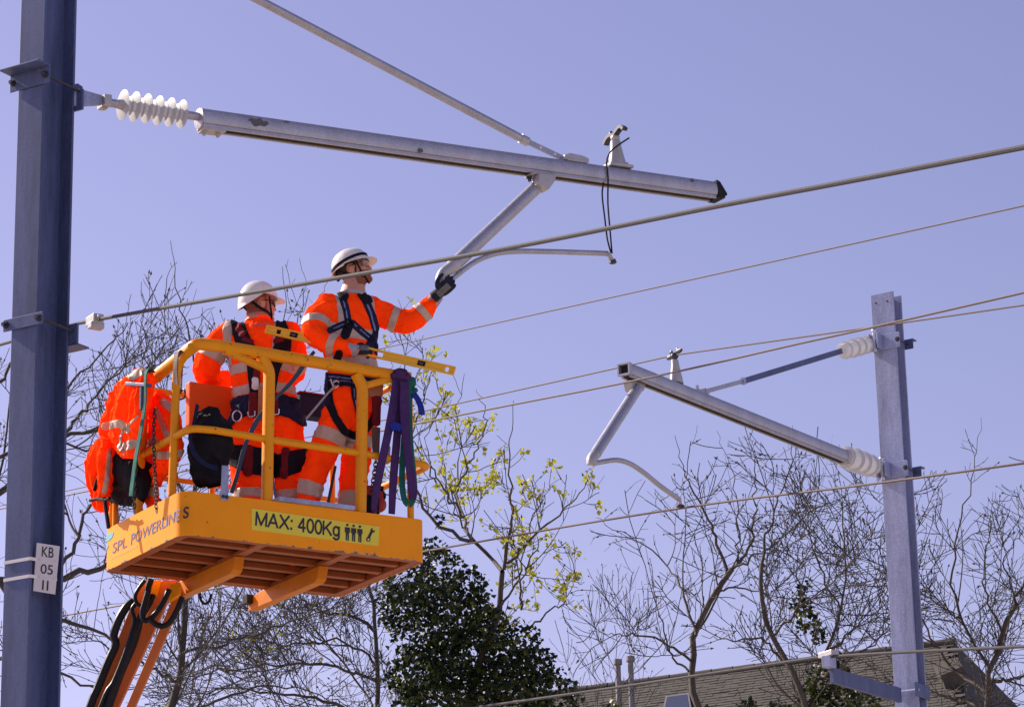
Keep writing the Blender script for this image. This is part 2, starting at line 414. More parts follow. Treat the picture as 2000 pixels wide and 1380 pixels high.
def text_verts(body, bold=0.0):
    cu = bpy.data.curves.new("t", 'FONT'); cu.body = body; cu.size = 1; cu.offset = bold; cu.resolution_u = 4
    ob = bpy.data.objects.new("t", cu); COL.objects.link(ob)
    dg = bpy.context.evaluated_depsgraph_get(); me = bpy.data.meshes.new_from_object(ob.evaluated_get(dg))
    V = np.array([v.co[:] for v in me.vertices]); F = [tuple(p.vertices) for p in me.polygons]
    bpy.data.objects.remove(ob); bpy.data.curves.remove(cu); bpy.data.meshes.remove(me)
    return V, F
def text_part(body, P00, P10, P01, parent, m, name='lettering', bold=0.0, shear=0.0, lift=0.002):
    """fit the word's box to three corners: lower left, lower right, upper left; flat print standing a hair proud"""
    V, F = text_verts(body, bold)
    lo, hi = V.min(0), V.max(0)
    u = (V[:, 0] - lo[0]) / (hi[0] - lo[0]); w = (V[:, 1] - lo[1]) / (hi[1] - lo[1])
    P00, P10, P01 = map(np.asarray, (P00, P10, P01))
    n = nrm(np.cross(P10 - P00, P01 - P00))
    if n @ (CAM - P00) < 0: n = -n
    P = P00 + np.outer(u + shear * w, P10 - P00) + np.outer(w, P01 - P00) + n * lift
    b = MB(); b.add(P, F)
    return b.build(name, m, parent, smooth=0)
def arc_bend(pts, r=0.05, n=5):          # round the corners of a polyline
    P = [np.asarray(p, float) for p in pts]; out = [P[0]]
    for i in range(1, len(P) - 1):
        a, b = P[i - 1] - P[i], P[i + 1] - P[i]
        ra = min(r, np.linalg.norm(a) * .48); rb = min(r, np.linalg.norm(b) * .48)
        A, B = P[i] + nrm(a) * ra, P[i] + nrm(b) * rb
        for k in range(n + 1):
            t = k / n; out.append((1 - t) ** 2 * A + 2 * t * (1 - t) * P[i] + t * t * B)
    out.append(P[-1]); return out
def resample(pts, n):
    P = np.array(pts, float); d = np.r_[0, np.cumsum(np.linalg.norm(np.diff(P, axis=0), axis=1))]
    s = np.linspace(0, d[-1], n); return np.stack([np.interp(s, d, P[:, i]) for i in range(3)], 1)
def smooth_path(pts, n):                  # Catmull-Rom through the points
    P = np.array(pts, float); P = np.vstack([2 * P[0] - P[1], P, 2 * P[-1] - P[-2]]); out = []
    k = len(P) - 3; per = max(2, n // k)
    for i in range(1, k + 1):
        p0, p1, p2, p3 = P[i - 1], P[i], P[i + 1], P[i + 2]
        for t in np.linspace(0, 1, per, endpoint=False):
            out.append(.5 * (2 * p1 + (p2 - p0) * t + (2 * p0 - 5 * p1 + 4 * p2 - p3) * t * t + (3 * p1 - p0 - 3 * p2 + p3) * t ** 3))
    out.append(P[-2]); return np.array(out)
SQ = lambda a, c=0.25: [(a, -a * (1 - c)), (a, a * (1 - c)), (a * (1 - c), a), (-a * (1 - c), a), (-a, a * (1 - c)), (-a, -a * (1 - c)), (-a * (1 - c), -a), (a * (1 - c), -a)]
def rect(w, h): return [(w, -h), (w, h), (-w, h), (-w, -h)]
# ------------------------------------------------------------------ the ground
def sheet(name, x0, x1, y0, y1, z, m):
    b = MB(); b.add([(x0, y0, z), (x1, y0, z), (x1, y1, z), (x0, y1, z)], [(0, 1, 2, 3)])
    return b.build(name, m, None, smooth=0)
tag(sheet('ground', -1500, 1500, -600, 2400, 0.0, 'ground'), kind='structure')

# ------------------------------------------------------------------ basket frame (set early: other depths follow from it)
BO = at(355, 1042, 17.8)                       # near lower corner of the basket
BX, BY = azdir(58.2), azdir(-31.8)             # along the long side, and away from the camera
BL, BWID, BTOE = 1.75, 1.19, 0.282
def bp(x, y, z): return BO + BX * x + BY * y + Z * z
def bf(px, py, yl): return on_plane(px, py, BO + BY * yl, BY)     # pixel on a plane parallel to the long front
def be(px, py, xl): return on_plane(px, py, BO + BX * xl, BX)     # pixel on a plane parallel to the short end
def loc_b(P): v = np.asarray(P) - BO; return np.array([v @ BX, v @ BY, v[2]])
Y_R = bf(690, 850, 0.36)[1]
Y_L = bf(515, 850, 0.78)[1]

# ------------------------------------------------------------------ masts
def hmast(root, foot, top_z, az, b, h, tf, tw):
    n = azdir(az); t = np.array([n[1], -n[0], 0])
    H = top_z
    for sgn in (-1, 1):
        m = MB(); m.box(foot + n * sgn * (h / 2 - tf / 2) + Z * H / 2, n * tf / 2, t * b / 2, Z * H / 2)
        m.build('flange', root[1], root[0], smooth=0, bevel=0.003)
    m = MB(); m.box(foot + Z * H / 2, n * (h / 2 - tf - 0.0005), t * tw / 2, Z * H / 2)
    m.build('web', root[1], root[0], smooth=0)
AZL = 57.0
HAND = at(872, 552, Y_R + 0.10)                # where the tube is gripped: it fixes the plane of the near cantilever
def cl(px, py): return vplane(px, py, HAND, AZL)
PML = cl(160, 195)
nL, tL = azdir(31), np.array([azdir(31)[1], -azdir(31)[0], 0])
HL, BLW = 0.31, 0.20
footL = PML - nL * 0.155; footL = at(91, 195, footL[1]); footL = np.array([footL[0], footL[1], 0.0])
mastL = thing('overhead_line_mast', footL, 'tall dull galvanised steel mast with number plate KB 05 11, left edge', 'mast', 'overhead line masts')
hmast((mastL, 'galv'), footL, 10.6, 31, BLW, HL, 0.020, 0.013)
AZR = 34.0
PR0 = at(1708, 915, 30.9)
def cr(px, py): return vplane(px, py, PR0, AZR)
nR = azdir(33); tR = np.array([nR[1], -nR[0], 0])
_p = at(1755, 915, 31.0); footR = np.array([_p[0] - 0.02, _p[1], 0.0])
topR = at(1735, 577, 31.0)[2]
mastR = thing('overhead_line_mast', footR, 'pale galvanised steel mast with its top in view, right side', 'mast', 'overhead line masts')
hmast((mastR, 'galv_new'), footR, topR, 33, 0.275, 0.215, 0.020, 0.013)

def bolt(mb, p, d, r=0.012, L=0.03, mi=0):
    d = nrm(d); mb.lathe(np.asarray(p), d, [(0, r * 1.6), (L * .4, r * 1.6), (L * .42, r), (L, r)], 6, mi)

def hplane_y(py, foot, px):                    # height seen at a pixel on the mast
    return at(px, py, foot[1])[2]
# clamps on the left mast: angle iron across the outer flange, threaded rods round the section, bracket plate on the far side
def clampL(py_l, py_r, angle_lip):
    z = at(55, (py_l + py_r) / 2, footL[1] - 0.1)[2]
    c = footL - nL * (HL / 2 + 0.006) + Z * z
    m = MB()
    if angle_lip:
        m.box(c + tL * 0.0 - nL * 0.002, tL * 0.16, nL * 0.005, Z * 0.055)
        m.box(c - nL * 0.055 + Z * 0.060, tL * 0.16, nL * 0.058, Z * 0.005)
    else:
        m.box(c - nL * 0.002, tL * 0.155, nL * 0.006, Z * 0.038)
    o = m.build('clamp_bracket', 'galv', mastL, smooth=0, bevel=0.002)
    m = MB()
    for s in (-1, 1):
        m.tube([c + tL * s * 0.13 - nL * 0.03, c + tL * s * 0.13 + nL * 0.36], 0.009, 8)
        bolt(m, c + tL * s * 0.13 - nL * 0.008, -nL, 0.014, 0.035)
    m.build('clamp_rod', 'steel_dark', o)
    return z
zc1 = clampL(160, 160, True)
zc2 = clampL(632, 632, False)
far = footL + nL * (HL / 2 + 0.004)
m = MB(); m.box(far + Z * (zc1 - 0.06) + nL * 0.008, tL * 0.16, nL * 0.008, Z * 0.07)
m.build('back_plate', 'galv', mastL, smooth=0, bevel=0.002)
m = MB()
m.box(far + Z * (zc2 - 0.02) + nL * 0.008, tL * 0.16, nL * 0.008, Z * 0.07)
m.box(far + Z * (zc2 - 0.085) + nL * 0.06, tL * 0.16, nL * 0.060, Z * 0.006)
m.build('wire_bracket', 'galv', mastL, smooth=0, bevel=0.002)
# joint line of the mast and number plate
NP = lambda px, py: on_plane(px, py, footL + tL * 0.112, nrm(tL * 0.85 - nL * 0.15))
pc = [NP(72, 1059), NP(117, 1066), NP(108, 1160), NP(65, 1153)]
nn = nrm(np.cross(pc[1] - pc[0], pc[3] - pc[0])); nn = nn if nn @ (CAM - pc[0]) > 0 else -nn
plate = MB().prism(pc, -nn * 0.004).build('number_plate', 'plate_white', mastL, smooth=0, bevel=0.001)
for word, x0, x1, yb, yt in (('KB', 81, 104, 1086, 1066), ('05', 78.5, 102.5, 1119, 1100), ('1', 81.5, 84.6, 1151.2, 1132), ('1', 90.5, 93.6, 1152.6, 1133.4)):
    dy = (x1 - x0) * 0.17
    text_part(word, NP(x0, yb), NP(x1, yb + dy * .8), NP(x0 + 1.2, yt), plate, 'black_print', bold=0.005)
m = MB()
for yy in (1094, 1128):
    a0 = footL - nL * (HL / 2 + .002); w0 = at(45, yy, a0[1])[2]
    pts = [a0 - tL * (BLW / 2 + .002) + Z * w0, a0 + tL * (BLW / 2 + .002) + Z * (w0 - 0.0), NP(72, yy - 2) - nn * 0.002, NP(112, yy + 2) - nn * 0.004]
    m.sweep(arc_bend(pts, 0.01, 2), rect(0.0015, 0.010), Z)
    for qx, qy in ((76, yy - 2), (106, yy + 1)):
        m.box(NP(qx, qy) + nn * 0.003, tL * 0.008, nn * 0.003, Z * 0.006)
m.build('cable_tie', 'tie_white', mastL, smooth=0)

# ------------------------------------------------------------------ cantilevers
def insulator(name, p0, p1, root, core, sheds, m, both_small=True):
    ax = np.asarray(p1) - np.asarray(p0); L = np.linalg.norm(ax)
    pr = [(0, core * .9), (L * .05, core)]
    for s, r in sheds:
        c = s * L
        pr += [(c - 0.011, core), (c - 0.0045, core * 1.10), (c - 0.0016, r * .95), (c + 0.0002, r), (c + 0.0018, r * .95), (c + 0.0045, core * 1.10)]
    pr += [(L * .96, core), (L, core * .9)]
    b = MB(); b.lathe(p0, ax, pr, 40)
    return b.build(name, m, root, smooth=28)

def boom(root, p0, p1, w, h, m):
    """box boom with rounded shoulders and a slotted rail below"""
    sup = lambda a: (w * abs(math.cos(a)) ** .72 * np.sign(math.cos(a)), h * abs(math.sin(a)) ** .72)
    sec = [(w * .90, -h * .70), (w, -h * .35)] + [sup(a) for a in np.linspace(0.02, math.pi - .02, 17)] + [(-w, -h * .35), (-w * .90, -h * .70)]
    o = MB().sweep([p0, p1], sec, Z).build('boom', m, root, smooth=50)
    t = nrm(np.asarray(p1) - np.asarray(p0)); sd = nrm(np.cross(t, Z)); u = np.cross(sd, t)
    b = MB()
    for sg in (-1, 1):
        b.box((np.asarray(p0) + p1) / 2 - u * h * .88 + sd * sg * w * .62, (np.asarray(p1) - p0) / 2 * .998, sd * w * .16, u * h * .16)
    b.build('rail_lip', m, o, smooth=0)
    MB().box((np.asarray(p0) + p1) / 2 - u * h * .80, (np.asarray(p1) - p0) / 2 * .997, sd * w * .46, u * h * .10).build('rail_slot_shade', 'slot', o, smooth=0)  # dark strip painted as the shade inside the rail slot
    return o, u, sd

# --- near cantilever
cant = thing('cantilever_arm', cl(890, 600), 'long aluminium cantilever with black end cap, gripped by a worker, on the left mast', 'cantilever', 'overhead line cantilevers')
A0, A1 = cl(389, 232), cl(1391, 373)
dA = nrm(A1 - A0)
boomo, uA, sA = boom(cant, A0, A1, 0.066, 0.066, 'alu')
MB().prism([A1 - uA * .069 + sA * .068, A1 + uA * .069 + sA * .068, A1 + dA * .03 + uA * .055 + sA * .068, A1 + dA * .085 - uA * .03 + sA * .068,
            A1 + dA * .083 - uA * .045 + sA * .068, A1 + dA * .062 - uA * .052 + sA * .068, A1 + dA * .064 - uA * .069 + sA * .068], -sA * .136).build('end_cap', 'rubber', cant, smooth=0, bevel=0.004)
# worn dark patches, fixings and clamp at the mast end
b = MB(); b.lathe(A0 - dA * .006, dA, [(0, .060), (.002, .068), (.018, .068), (.020, .060)], 28)
b.build('end_collar', 'alu', cant, smooth=30)
b = MB(); b.box(A0 + dA * .09 - uA * .074, dA * .08, sA * .05, uA * .010)
for k in (.03, .13): bolt(b, A0 + dA * k - uA * .082, -uA, 0.012, 0.03)
b.build('clamp_foot', 'alu_cast', cant, smooth=0)
pi0, pi1 = cl(214, 201), cl(386, 228)
di = nrm(pi1 - pi0)
for qa, qb in ((pi0 - di * .01, pi0 + di * .12), (pi1 - di * .12, pi1 + di * .02)):
    MB().tube([qa, qb], 0.028, 20).build('insulator_end_fitting', 'alu', cant)
q0, q1 = pi0 + di * .055, pi1 - di * .085
sh = [(.08, .100)]
for k in range(1, 6):
    sh += [(.08 + k * .172 - .075, .064), (.08 + k * .172, .100 - .001 * k)]
insulator('insulator', q0, q1, cant, 0.033, sh, 'insul')
# scuffs on the near face of the boom
sN = sA if sA @ (CAM - A0) > 0 else -sA
def bface(px, py): return on_plane(px, py, A0 + sN * .0668, sN)
for (cx, cy, rx, ry, sd_) in ((505, 240, 23, 9, 1), (821, 294, 6, 5, 2), (560, 238, 7, 2, 3), (1352, 352, 4, 4, 4)):
    rg = np.random.default_rng(sd_); poly = [bface(cx + rx * math.cos(t) * (.55 + .6 * rg.random()), cy + rx * .14 * math.cos(t) + ry * math.sin(t) * (.5 + .7 * rg.random())) for t in np.linspace(0, 2 * math.pi, 18, endpoint=False)]
    MB().prism(poly, sN * .0004).build('scuff_mark', 'scuff', boomo, smooth=0, fixn=True)
# hinge bracket on the mast
b = MB()
h0, h1 = cl(143, 196), cl(205, 199)
b.prism([cl(141, 182), cl(150, 176), cl(196, 189), cl(196, 207), cl(160, 209), cl(141, 210)], sA * 0.03)
b.build('hinge_lug', 'galv_new', cant, smooth=0, bevel=0.003, fixn=True)
b = MB(); b.ell(cl(206, 200), (di * .035, sA * .055, uA * .042), 16, 10); b.tube([cl(203, 190) + sA * .0, cl(205, 214)], 0.013, 10)
b.box(cl(204, 200), di * .025, sA * .06, uA * .034)
b.build('clevis', 'alu_cast', cant)
b = MB(); b.prism([cl(141, 166), cl(152, 163), cl(162, 170), cl(158, 184), cl(141, 192)], -sA * 0.012)
b.build('lug_plate', 'galv', cant, smooth=0, fixn=True)
# tie rod up to the mast
t0, t1 = cl(330, -92), cl(1028, 276)
tie_top = cl(140, -192)
b = MB(); b.tube([tie_top, t1], 0.030, 16); b.build('tie_tube', 'alu', cant)
b = MB(); b.tube([t1 - nrm(t1 - t0) * .05, t1 + nrm(t1 - t0) * .012], 0.034, 16); b.build('tie_sleeve', 'alu_cast', cant)
t2 = cl(1104, 312)
b = MB(); b.beam(t1 - nrm(t1 - t0) * .02, t2, 0.014, 0.042); b.build('tie_strap', 'alu', cant, smooth=0, bevel=0.002)
for k in (.35, .72): MB().lathe(t1 + (t2 - t1) * k + sA * 0.010, -sA * 1.0, [(0, .009), (.020, .009)], 10).build('strap_rivet', 'tie_white', cant)
b = MB(); b.prism([cl(1096, 306), cl(1107, 303), cl(1133, 309), cl(1143, 314), cl(1143, 321), cl(1096, 315)], sA * .05)
b.box(cl(1120, 318), dA * .085, sA * .055, uA * .008); bolt(b, cl(1134, 311), uA, 0.010, 0.03)
b.build('tie_foot', 'alu_cast', cant, smooth=0, bevel=0.002, fixn=True)
# catenary support post and saddle
b = MB()
s0, s1 = cl(1206, 326), cl(1202, 276)
us = nrm(s1 - s0); Ls = np.linalg.norm(s1 - s0)
rings = [[s0 + us * (Ls * f) + (dA * math.cos(a) * wx + sA * math.sin(a) * wy) for a in np.linspace(0, 2 * math.pi, 12, endpoint=False)]
         for f, wx, wy in ((0, .078, .06), (.12, .070, .055), (.45, .055, .045), (.75, .043, .038), (1, .038, .034))]
b.loft(rings); b.build('support_post', 'alu_cast', cant, smooth=40, fixn=True)
b = MB(); b.box(s0 - uA * .002, dA * .10, sA * .06, uA * .011)
for k in (-.085, .085): bolt(b, s0 + dA * k + uA * .012, uA, 0.013, 0.03)
b.build('post_foot', 'alu_cast', cant, smooth=0, bevel=0.002)
tw = azdir(-33)                                   # along the track
b = MB(); b.ell(s1 + us * .022, (dA * .035, sA * .035, us * .03), 14, 8)
b.build('saddle_head', 'alu_cast', cant)
b = MB()
for sg, dx, lift in ((1, -1, 0.0), (-1, 1, .035)):
    base_ = s1 + us * .045
    arm = [base_, base_ + tw * sg * .05 + us * (.012 + lift * .4), base_ + tw * sg * .09 + us * (.0 + lift), base_ + tw * sg * .125 + us * (-.03 + lift)]
    b.sweep(smooth_path(arm, 9), rect(.022, .012), Z)
for sg in (-1, 1): b.ell(s1 + us * .065 + tw * sg * .045, (dA * .018, sA * .018, us * .028), 10, 8)
b.build('saddle_clamp', 'steel_dark', cant)
# drop tube and registration arm
dt0, dt1 = cl(1052, 362), cl(884, 520)
b = MB(); b.tube([dt0, dt1], 0.047, 24); b.build('drop_tube', 'alu', cant)
dd = nrm(dt1 - dt0)
b = MB(); b.tube(smooth_path([dt1 - dd * .03, dt1 + dd * .02, cl(864, 535), cl(858, 552), cl(858, 574)], 12), [.050, .050, .048, .044, .042, .040, .036, .034, .032, .030, .028, .028, .028][:len(smooth_path([dt1 - dd * .03, dt1 + dd * .02, cl(864, 535), cl(858, 552), cl(858, 574)], 12))], 18)
b.build('drop_elbow', 'alu_cast', cant)
b = MB(); b.prism([cl(1040, 346), cl(1074, 348), cl(1070, 362), cl(1058, 378), cl(1038, 366)], sA * .09)
b.box(cl(1053, 344), dA * .085, sA * .06, uA * .010)
for px, py in ((1034, 345), (1075, 350)):
    bb = MB(); bolt(bb, cl(px, py), -uA, .014, .035); bb.build('bracket_bolt', 'steel_dark', cant)
b.build('drop_bracket', 'alu_cast', cant, smooth=0, bevel=0.004, fixn=True)
ra = smooth_path([cl(872, 556), cl(893, 537), cl(928, 511), cl(965, 496), cl(1005, 491), cl(1060, 491), cl(1130, 493), cl(1186, 495)], 40)
b = MB(); b.tube(ra, 0.019, 16); b.build('registration_arm', 'alu', cant)
b = MB(); b.tube([cl(1186, 495), cl(1191, 500), cl(1195, 508)], .016, 10); b.build('arm_tip', 'alu_cast', cant)
b = MB(); b.ell(cl(1197, 512), (dA * .028, sA * .03, uA * .014), 12, 8); b.box(cl(1196, 510), dA * .022, sA * .012, uA * .016)
b.build('wire_clip', 'steel_dark', cant)
cord = MB()
c1 = cl(1192, 492)
for pts in ([(1217, 276), (1196, 290), (1180, 304), (1173, 324), (1176, 352), (1181, 400), (1185, 450), (1189, 498)],
            [(1167, 362), (1170, 385), (1175, 430), (1180, 470), (1187, 497)]):
    w = [cl(px, py) - sA * (0.075 if py < 365 else .04) * (-1 if (sA @ (CAM - A0)) > 0 else 1) for px, py in pts]
    cord.tube(smooth_path(w, 24), 0.006, 8)
tag(cord.build('tie_cord', 'rubber', None), 'thin black cord looped over the near boom, holding up the curved arm', 'cord')

# --- far cantilever
cant2 = thing('cantilever_arm', cr(1330, 990), 'aluminium cantilever with open boom end and ribbed white insulators, on the right mast', 'cantilever', 'overhead line cantilevers')
B0, B1 = cr(1652, 893), cr(1222, 722)
dB = nrm(B1 - B0)
boomo2, uB, sB = boom(cant2, B0, B1, 0.068, 0.072, 'alu')
b = MB(); b.box(B1 + dB * .002, dB * .003, sB * .046, uB * .042); b.build('boom_mouth_shade', 'rubber', cant2, smooth=0)  # black slab stands in for the dark inside of the boom
b = MB()
for sg in (-1, 1):
    b.box(B1 + dB * .02 + sB * sg * .060, dB * .022, sB * .008, uB * .058); b.box(B1 + dB * .02 + uB * sg * .052, dB * .022, sB * .052, uB * .008)
b.build('boom_end_rim', 'alu', cant2, smooth=0)
i0, i1 = cr(1719, 916), cr(1646, 890)
insulator('insulator', i0, i1, cant2, 0.085, [(.12, .105), (.3, .125), (.5, .130), (.7, .133), (.92, .122)], 'insul')
j0, j1 = cr(1708, 669), cr(1644, 685)
insulator('insulator', j0, j1, cant2, 0.07, [(.10, .095), (.28, .10), (.48, .105), (.68, .105), (.9, .098)], 'insul')
k1 = cr(1452, 744)
b = MB(); b.beam(j1, k1, 0.016, 0.060); b.build('tie_strap', 'galv', cant2, smooth=0, bevel=0.002)
b = MB(); b.beam(k1 + (j1 - k1) * .02, cr(1378, 764), 0.014, 0.045); b.build('tie_strap', 'alu', cant2, smooth=0, bevel=0.002)
b = MB(); b.box(k1, dB * .02, sB * .02, uB * .034); b.build('strap_joint', 'galv_new', cant2, smooth=0)
b = MB(); b.prism([cr(1360, 762), cr(1378, 757), cr(1386, 766), cr(1384, 773), cr(1360, 766)], sB * .05)
bolt(b, cr(1362, 764), uB, .018, .06); b.build('tie_foot', 'alu_cast', cant2, smooth=0, fixn=True)
e0, e1 = cr(1321, 742), cr(1318, 703)
us2 = nrm(e1 - e0); Le = np.linalg.norm(e1 - e0)
rings = [[e0 + us2 * (Le * f) + (dB * math.cos(a) * wx + sB * math.sin(a) * wy) for a in np.linspace(0, 2 * math.pi, 12, endpoint=False)]
         for f, wx, wy in ((-.15, .090, .06), (.12, .078, .055), (.45, .06, .045), (.75, .045, .038), (1, .04, .034))]
b = MB(); b.loft(rings); b.build('support_post', 'alu_cast', cant2, smooth=40, fixn=True)
SAD = e1 + us2 * .04
b = MB(); b.ell(SAD, (dB * .04, sB * .04, us2 * .035), 12, 8)
twR = azdir(-33)
for sg in (-1, 1):
    b.ell(SAD + twR * sg * .075 + us2 * (.02 - sg * .012), (twR * .05, sB * .028, us2 * .026), 10, 8)
    b.ell(SAD + twR * sg * .05 + us2 * .045, (twR * .018, sB * .018, us2 * .03), 8, 6)
b.build('saddle_clamp', 'steel_dark', cant2)
f0, f1 = cr(1246, 757), cr(1163, 886)
b = MB(); b.tube([f0, f1], .052, 20); b.build('drop_tube', 'alu', cant2)
fd = nrm(f1 - f0)
b = MB(); b.tube(smooth_path([f1 - fd * .04, f1, cr(1156, 896), cr(1156, 906)], 8), .050, 14); b.build('drop_elbow', 'alu_cast', cant2)
b = MB(); b.prism([cr(1232, 741), cr(1262, 748), cr(1258, 762), cr(1248, 770), cr(1236, 760)], sB * .09)
b.build('drop_bracket', 'alu_cast', cant2, smooth=0, bevel=.004, fixn=True)
ra2 = smooth_path([cr(1158, 905), cr(1178, 901), cr(1205, 898), cr(1230, 905), cr(1258, 923), cr(1290, 949), cr(1327, 975)], 30)
b = MB(); b.tube(ra2, .024, 14); b.build('registration_arm', 'alu', cant2)
b = MB(); b.tube([cr(1327, 974), cr(1328, 986)], .02, 10); b.build('arm_tip', 'alu_cast', cant2)
b = MB(); b.ell(cr(1329, 988), (dB * .045, sB * .04, uB * .02), 10, 8); b.build('wire_clip', 'steel_dark', cant2)
# mast brackets of the far cantilever
for (cx, cy, lugs) in ((1729, 668, 0), (1738, 918, 1)):
    z = at(cx, cy, footR[1] - .1)[2]
    c = footR - nR * (.215 / 2 + .012) + Z * z
    b = MB(); b.box(c - nR * .004, tR * .19, nR * .010, Z * .085)
    b.box(c - nR * .07 - tR * .12, tR * .010, nR * .06, Z * .085); b.box(c - nR * .07 - tR * .02, tR * .010, nR * .06, Z * .085)
    o = b.build('mast_bracket', 'galv_new', mastR, smooth=0, bevel=.004)
    b = MB(); b.tube([c - nR * .09 - tR * .07 - Z * .12, c - nR * .09 - tR * .07 + Z * .12], .026, 10)
    b.ell(c - nR * .09 - tR * .07 + Z * .12, (tR * .035, nR * .035, Z * .03), 10, 6); b.build('hinge_pin', 'steel', o)
    b = MB()
    for s in (-1, 1):
        b.tube([c + tR * s * .17 - nR * .03, c + tR * s * .17 + nR * .30], .010, 8); bolt(b, c + tR * s * .17 - nR * .012, -nR, .018, .03)
    b.build('clamp_rod', 'steel_dark', o)
    b = MB(); b.box(footR + nR * (.215 / 2 + .01) + Z * z, tR * .235, nR * .006, Z * .055); b.box(footR + nR * (.215 / 2 + .06) + Z * (z + .055), tR * .235, nR * .05, Z * .005)
    b.build('clamp_angle', 'galv', mastR, smooth=0)
# low side bracket with wire cap
wz = at(1690, 1325, 30.6)
side = lambda px, py: vplane(px, py, footR - nR * .16, AZR)
g0, g1 = side(1757, 1357), side(1625, 1318)
b = MB(); b.beam(g0, g1, 0.05, 0.155); arm_o = b.build('wire_bracket', 'galv', mastR, smooth=0, bevel=.004)
b = MB(); b.box(g1 + Z * .13 + nrm(g1 - g0) * .05, nrm(g1 - g0) * .065, tR * .05, Z * .06); b.build('wire_seat', 'galv_new', arm_o, smooth=0, bevel=.006)
WCAP = g1 + Z * .215 + nrm(g1 - g0) * .05
b = MB(); b.box(WCAP - Z * .005, azdir(-33) * .11, azdir(57) * .05, Z * .028); b.build('wire_clamp', 'alu_cast', arm_o, smooth=0, bevel=.006)
zz = at(1790, 1352, footR[1])[2]
b = MB(); b.box(footR + Z * zz - nR * .02 + tR * .148, tR * .008, nR * .17, Z * .075); b.build('clamp_plate', 'galv', mastR, smooth=0, bevel=.003)
b = MB(); b.tube([footR + Z * zz - nR * .125 - tR * .17, footR + Z * zz - nR * .125 + tR * .16], .015, 10); b.build('clamp_rod', 'galv_new', mastR)
for fx, fy in ((1711, 592), (1733, 588)):
    q = on_plane(fx, fy, footR - nR * (.215 / 2), nR)
    MB().lathe(q - nR * .001, -nR, [(0, .012), (.002, .012)], 10).build('bolt_hole_shade', 'steel_dark', mastR)  # dark disc painted as the shade in a bolt hole

# ------------------------------------------------------------------ wires
AZT = -33.0
def wire(pix, P0, r, m, label, n=24, sides=8, az=AZT, sag=0.0):
    pts = [vplane(px, py, P0, az) for px, py in pix]
    out = smooth_path(pts, n) if len(pts) > 2 else [pts[0] + (pts[1] - pts[0]) * k / n - Z * sag * 4 * (k / n) * (1 - k / n) for k in range(n + 1)]
    b = MB(); b.tube(out, r, sides)
    return tag(b.build('overhead_wire', m, None), label, 'wire', 'overhead line wires')
PW1 = far + nL * .02 + Z * at(185, 628, far[1])[2]; PW1 = at(185, 626, far[1] + .03)
wire([(-60, 690), (75, 652), (185, 625), (640, 546), (1000, 483), (1400, 403), (1700, 346), (2080, 272)], PW1, .0118, 'wire_grey',
     'thick grey stranded cable running from the left mast in front of both helmets', 60)
b = MB(); b.box(PW1 - Z * .0, azdir(AZT) * .06, azdir(57) * .035, Z * .03); b.tube([PW1 - azdir(AZT) * .09, PW1 + azdir(AZT) * .09], .022, 10)
b.box(PW1 - Z * .04 - azdir(AZT) * .02, azdir(AZT) * .03, azdir(57) * .045, Z * .02)
b.build('cable_clamp', 'alu_cast', mastL, smooth=0, bevel=.004)
wire([(-80, 863), (800, 668), (2080, 384)], at(1400, 535, 24.5), .0068, 'wire_cu', 'thin copper wire crossing behind the raised arm and up the open sky', 30)
wire([(-80, 1010), (800, 830), (1240, 743), (1560, 671), (1700, 640), (2080, 553)], at(1240, 743, 26.5), .0098, 'wire_cu',
     'copper wire crossing in front of the far boom and near the right mast top', 50)
wire([(-80, 1005), (830, 802), (1318, 693)], SAD + us2 * .02, .0080, 'wire_cu', 'copper wire held by the saddle of the far cantilever, running left', 30)
wire([(1318, 693), (1700, 639), (2080, 584)], SAD + us2 * .02, .0080, 'wire_cu', 'copper wire held by the saddle of the far cantilever, running right', 30)
wire([(-80, 1238), (835, 1075), (1330, 992), (1700, 945), (2080, 893)], cr(1330, 992), .0108, 'wire_cu',
     'copper contact wire clipped under the curved arm of the far cantilever', 60)
wire([(820, 1396), (1200, 1342), (1595, 1283)], WCAP, .0160, 'wire_grey', 'grey cable on the low bracket of the right mast, running left over the roof', 30)
wire([(1595, 1283), (1760, 1273), (2080, 1258)], WCAP, .0160, 'wire_grey', 'grey cable on the low bracket of the right mast, running right', 30)

# ------------------------------------------------------------------ boom lift
lift = thing('boom_lift', (bp(.62, 2.2, 0)[0], bp(.62, 2.2, 0)[1], 0), 'yellow boom lift with railed work basket raised on an orange arm', 'boom lift')
# toe boards: one bent sheet round the tray
rc = 0.10
def tray(inset, z0, z1, n=6):
    x0, x1, y0, y1 = inset, BL - inset, inset, BWID - inset; r = max(rc - inset, .02)
    pts = []
    for cx, cy, a0 in ((x0 + r, y0 + r, 180), (x1 - r * .6, y0 + r * .6, 270), (x1 - r * .6, y1 - r * .6, 0), (x0 + r * .6, y1 - r * .6, 90)):
        rr = r if a0 == 180 else r * .6
        for k in range(n + 1):
            a = math.radians(a0 + 90 * k / n); pts.append((cx + rr * math.cos(a), cy + rr * math.sin(a)))
    return pts
def ring_wall(i0, i1, z0, z1, name, m, parent):
    A, B = tray(i0, 0, 0), tray(i1, 0, 0); n = len(A); V = []
    for P, z in ((A, z0), (A, z1), (B, z1), (B, z0)): V += [bp(x, y, z) for x, y in P]
    F = []
    for i in range(n):
        j = (i + 1) % n
        for k in range(4):
            a, c = k * n, ((k + 1) % 4) * n
            F.append((a + i, a + j, c + j, c + i))
    b = MB(); b.add(V, F); return b.build(name, m, parent, smooth=35, fixn=True)
toe = ring_wall(0.0, 0.006, 0.0, BTOE, 'toe_board', 'toe', lift)
ring_wall(0.008, 0.075, 0.004, 0.045, 'floor_frame', 'orange_under', lift)
